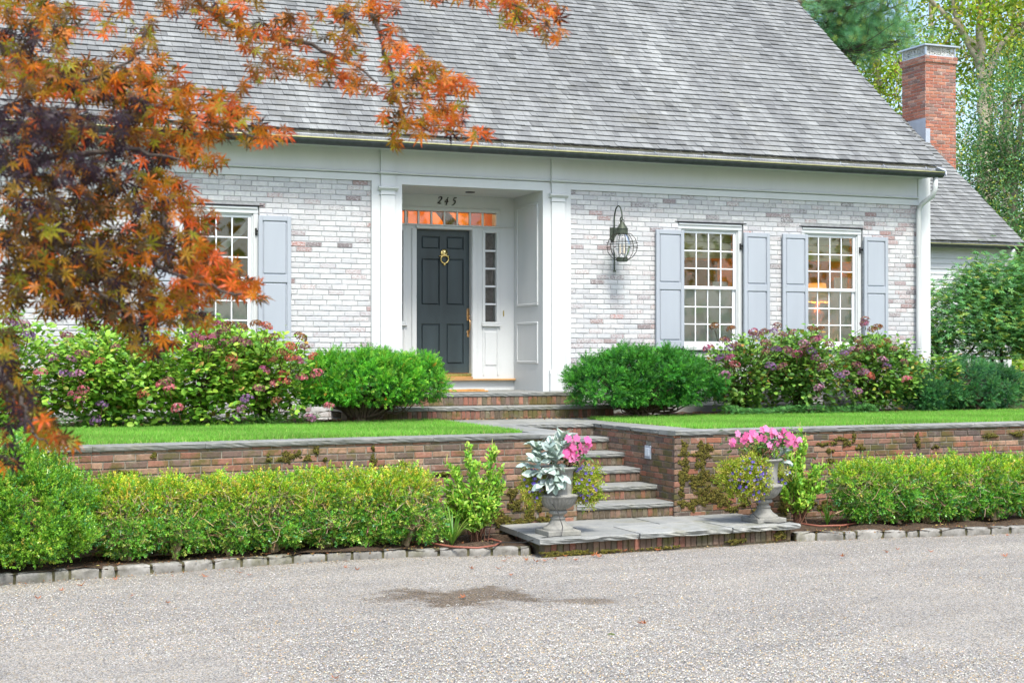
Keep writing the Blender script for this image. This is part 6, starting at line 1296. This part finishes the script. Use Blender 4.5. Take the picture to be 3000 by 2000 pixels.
# ================================================================= JAPANESE MAPLE IN THE FOREGROUND
def maple():
    base=(-1.6,6.2,0.); root=thing('japanese_maple','Japanese maple with orange and purple leaves arching over the left foreground','tree',base)
    s=MB(); bk=(.085,.07,.06); q=1.2755
    s.tube([base,(-1.5,6.1,1.0),(-1.3,5.9,1.8),(-1.0,5.6,2.5),(-.7,5.3,3.1)],[.11,.095,.08,.06,.05],10,bk)
    Pp=[];Cc=[];Dd=[]
    OR=(.58,.16,.007);OL=(.32,.17,.008);YG=(.28,.26,.014);RD=(.58,.095,.012);PU=(.030,.016,.028);DK=(.055,.032,.007);BR=(.20,.065,.007)  # PU purple and DK dark olive, with inner-crown shade put into the colour
    # blobs: centre x,y, radii, distance, leaves, palette weights (OR,OL,YG,RD,PU,DK,BR)
    WA=[.32,.16,.07,.22,.02,.05,.16]; WB=[.20,.22,.12,.08,.07,.14,.17]; WP=[.03,.05,.02,.03,.62,.18,.07]; WD=[.06,.17,.08,.04,.17,.36,.12]
    B=[(420,20,60,30,4.6,16,WA),(500,55,60,35,4.6,26,WA),(545,20,60,25,4.6,16,WB),(600,95,60,45,4.6,30,WA),(680,80,55,45,4.6,30,WA),(640,155,50,35,4.6,22,WA),(590,180,30,25,4.6,8,WA),(720,170,45,35,4.6,20,WA),(770,60,45,45,4.6,20,WB),(820,40,45,40,4.6,22,WB),(800,130,40,35,4.6,14,WA),(790,190,45,22,4.6,16,WA),(830,215,30,15,4.6,8,WA),
       (880,20,40,25,4.6,10,WA),(905,110,35,40,4.6,14,WA),(930,150,50,40,4.6,24,WA),(990,180,45,30,4.6,22,WA),(1050,205,40,22,4.6,18,WA),(930,220,45,40,4.6,26,WB),(985,240,40,35,4.6,20,WA),(1030,270,40,25,4.6,16,WA),(910,285,35,28,4.6,16,WB),(960,300,45,25,4.6,20,WA),(1030,300,40,22,4.6,14,WA),(1095,318,28,14,4.6,9,WA),(905,335,15,14,4.6,4,WB),
       (1130,12,50,20,4.7,16,WA),(1200,25,50,30,4.7,24,WA),(1270,45,35,35,4.7,18,WA),(1180,60,35,22,4.7,9,WB),(1240,85,25,16,4.7,6,WA),(1290,90,18,12,4.7,4,WA),(1080,0,40,12,4.7,6,WA),(990,5,30,10,4.6,5,WA),
       (60,30,70,45,4.0,26,WB),(150,60,50,40,4.0,14,WB),(35,100,50,35,3.8,16,WP),(110,95,55,40,4.0,18,WB),(235,60,35,45,4.2,10,WA),(285,20,30,25,4.2,6,WA),(325,100,40,60,4.2,22,WB),(300,160,60,40,4.2,26,WB),(365,170,45,40,4.2,20,WA),
       (40,170,60,50,3.8,34,WB),(120,190,80,50,4.0,44,WB),(210,200,70,50,4.1,38,WB),(300,220,60,45,4.1,32,WB),(380,225,60,40,4.2,34,WA),(450,250,55,45,4.3,32,WA),(510,250,40,35,4.3,18,WA),(470,310,70,40,4.3,36,WB),(540,215,25,20,4.3,5,WA),(560,285,45,30,4.4,22,WA),(620,320,45,20,4.4,16,WA),(585,330,35,20,4.4,9,WB),
       (60,290,70,55,3.6,36,WP),(150,300,70,50,3.7,34,WP),(230,320,70,50,3.8,28,WP),(40,380,55,50,3.6,26,WP),(140,395,80,50,3.7,38,WP),(250,400,60,40,3.8,18,WP),(330,300,60,40,4.0,24,WB),(400,345,60,35,4.1,28,WB),(470,380,50,25,4.2,18,WA),(340,380,50,40,4.0,20,WP),(300,260,50,30,3.9,14,WP),
       (60,470,70,50,3.7,34,WD),(170,490,80,50,3.7,36,WD),(270,470,60,45,3.9,24,WD),(360,440,60,40,4.0,26,WB),(420,480,45,40,4.1,20,WA),(480,515,30,25,4.2,8,WA),(345,520,50,40,4.0,24,WD),(60,560,70,55,3.6,40,WD),(170,580,80,60,3.7,52,WD),(280,590,70,60,3.8,48,WD),(380,590,60,50,3.9,34,WD),(440,555,35,30,4.0,12,WB),(460,600,50,35,4.0,26,WA),(510,640,45,35,4.1,26,WA),(555,670,40,22,4.1,16,WA),(590,690,18,8,4.1,3,WA),(450,670,60,40,4.0,32,WA),(90,640,80,45,3.6,40,WD),(200,670,80,45,3.7,44,WD),(310,680,70,45,3.8,40,WD),(400,720,60,35,3.9,26,WB),(240,730,70,30,3.8,24,WD),(130,710,50,30,3.7,16,WD),(330,760,60,25,3.8,18,WD),(450,745,35,20,4.0,7,WB),(380,790,35,15,3.9,5,WB),(300,800,25,18,3.8,4,WB),(345,820,14,12,3.8,2,WB),
       (20,700,35,40,3.5,10,WD),(20,800,22,40,3.5,8,WD),(15,870,20,50,3.5,9,WP),(50,920,35,35,3.5,9,WP),(60,960,40,30,3.5,12,WD),(95,990,35,22,3.5,9,WB),(120,1020,45,12,3.5,6,WB),(30,900,30,30,3.5,6,WD),(25,1070,30,18,3.4,4,WP),(170,1028,12,6,3.5,1,WB),(20,1010,15,25,3.4,3,WP)]
    pal=np.array([OR,OL,YG,RD,PU,DK,BR])
    for (cx,cy,rx,ry,D,n,w) in B:
        n=int(n*(1.6 if D>4.15 else 3.2))+1
        th=rng.random(n)*6.283; rr=np.sqrt(rng.random(n)); dd=D+rng.normal(size=n)*.16+ (0.25 if D<4.3 else .0)*rng.random(n)*3
        for i in range(n):
            x=(cx+rx*rr[i]*math.cos(th[i]))*q; y=(cy+ry*rr[i]*math.sin(th[i]))*q-14; p=atD(x,y,dd[i]); Pp.append(p); k=rng.choice(7,p=np.array(w)/sum(w)); Cc.append(pal[k]*(1+rng.normal()*.2)); Dd.append(rng.normal(size=3)*[.8,.5,.5]+[.35,0,-.45])
        # twig through the blob, hung from the next one towards the trunk
    Pp=np.array(Pp);Cc=np.clip(np.array(Cc),.004,1);Dd=np.array(Dd); n=len(Pp)
    tc=np.ones((len(LV),3)); rad=np.linalg.norm(LV[:,:2],axis=1); tc[rad>.9]=(1.25,.62,.7); tc[rad<.05]=(.9,1.15,1.)
    mb=MB(); scatter(mb,LV*[1,.95,1],LF,Pp,frames(Dd,rnd(n,.55)+[0,-.55,.55]),rng.uniform(.026,.044,n),Cc,tc); mb.build('leaves',M_MAPLE,root)
    # limbs and twigs
    def lim(pts,D0,D1,ra,rb):
        P=[P3(x*q,y*q,D0+(D1-D0)*i/(len(pts)-1)) for i,(x,y) in enumerate(pts)]; P=np.array(P); m=len(P)*4; tt=np.linspace(0,len(P)-1,m); Q=np.stack([np.interp(tt,np.arange(len(P)),P[:,k]) for k in range(3)],1)+rnd(m,.004); s.tube(Q,np.linspace(ra,rb,m),6,bk)
    lim([(-900,-200),(-300,-180),(200,-140),(400,-60),(455,0),(520,50),(600,85),(700,95),(800,140),(870,190)],5.0,4.6,.022,.003)
    lim([(400,-60),(650,-80),(845,0),(865,50),(885,120),(905,190),(960,230),(1060,215)],4.7,4.6,.010,.0025); lim([(900,190),(930,280),(1000,300),(1090,318)],4.6,4.6,.004,.002)
    lim([(650,-80),(950,-60),(1130,-10),(1220,30),(1290,85)],4.7,4.7,.008,.0025)
    lim([(-900,0),(-300,100),(0,145),(60,160),(150,195),(260,225),(380,245),(480,280),(600,320)],4.6,4.3,.020,.003); lim([(150,195),(260,170),(330,110),(330,60)],4.2,4.2,.006,.002)
    lim([(-900,200),(-300,320),(0,380),(150,360),(300,340),(420,370)],4.2,4.0,.020,.003); lim([(-900,300),(-200,480),(0,540),(120,560),(250,560),(340,600),(450,650),(560,680)],4.2,4.0,.020,.003); lim([(120,560),(200,650),(300,720),(340,790)],3.8,3.8,.007,.002)
    lim([(-500,500),(-150,700),(-20,800),(20,880),(60,940),(80,1000),(110,1020)],3.7,3.5,.010,.002); lim([(-200,900),(-50,1030),(30,1060)],3.5,3.4,.005,.002)
    s.build('branch',M_BARK,root)
    # join the outer limbs to the trunk
    s2=MB(); tr=np.array([-.9,5.5,2.7])
    for (x,y,D,r_) in ((-900,-200,5.0,.022),(-900,0,4.6,.02),(-900,200,4.2,.02),(-900,300,4.2,.02),(-500,500,3.7,.012),(-200,900,3.5,.007)):
        e=np.array(P3(x*q,y*q,D)); a=np.array([-1.3,5.9,1.8]) if y>250 else tr; s2.tube([a,(a*2+e)/3+[0,0,.1],(a+2*e)/3+[0,0,.06],e],[r_*1.8,r_*1.5,r_*1.2,r_],7,bk)
    s2.build('limb',M_BARK,root)
maple()
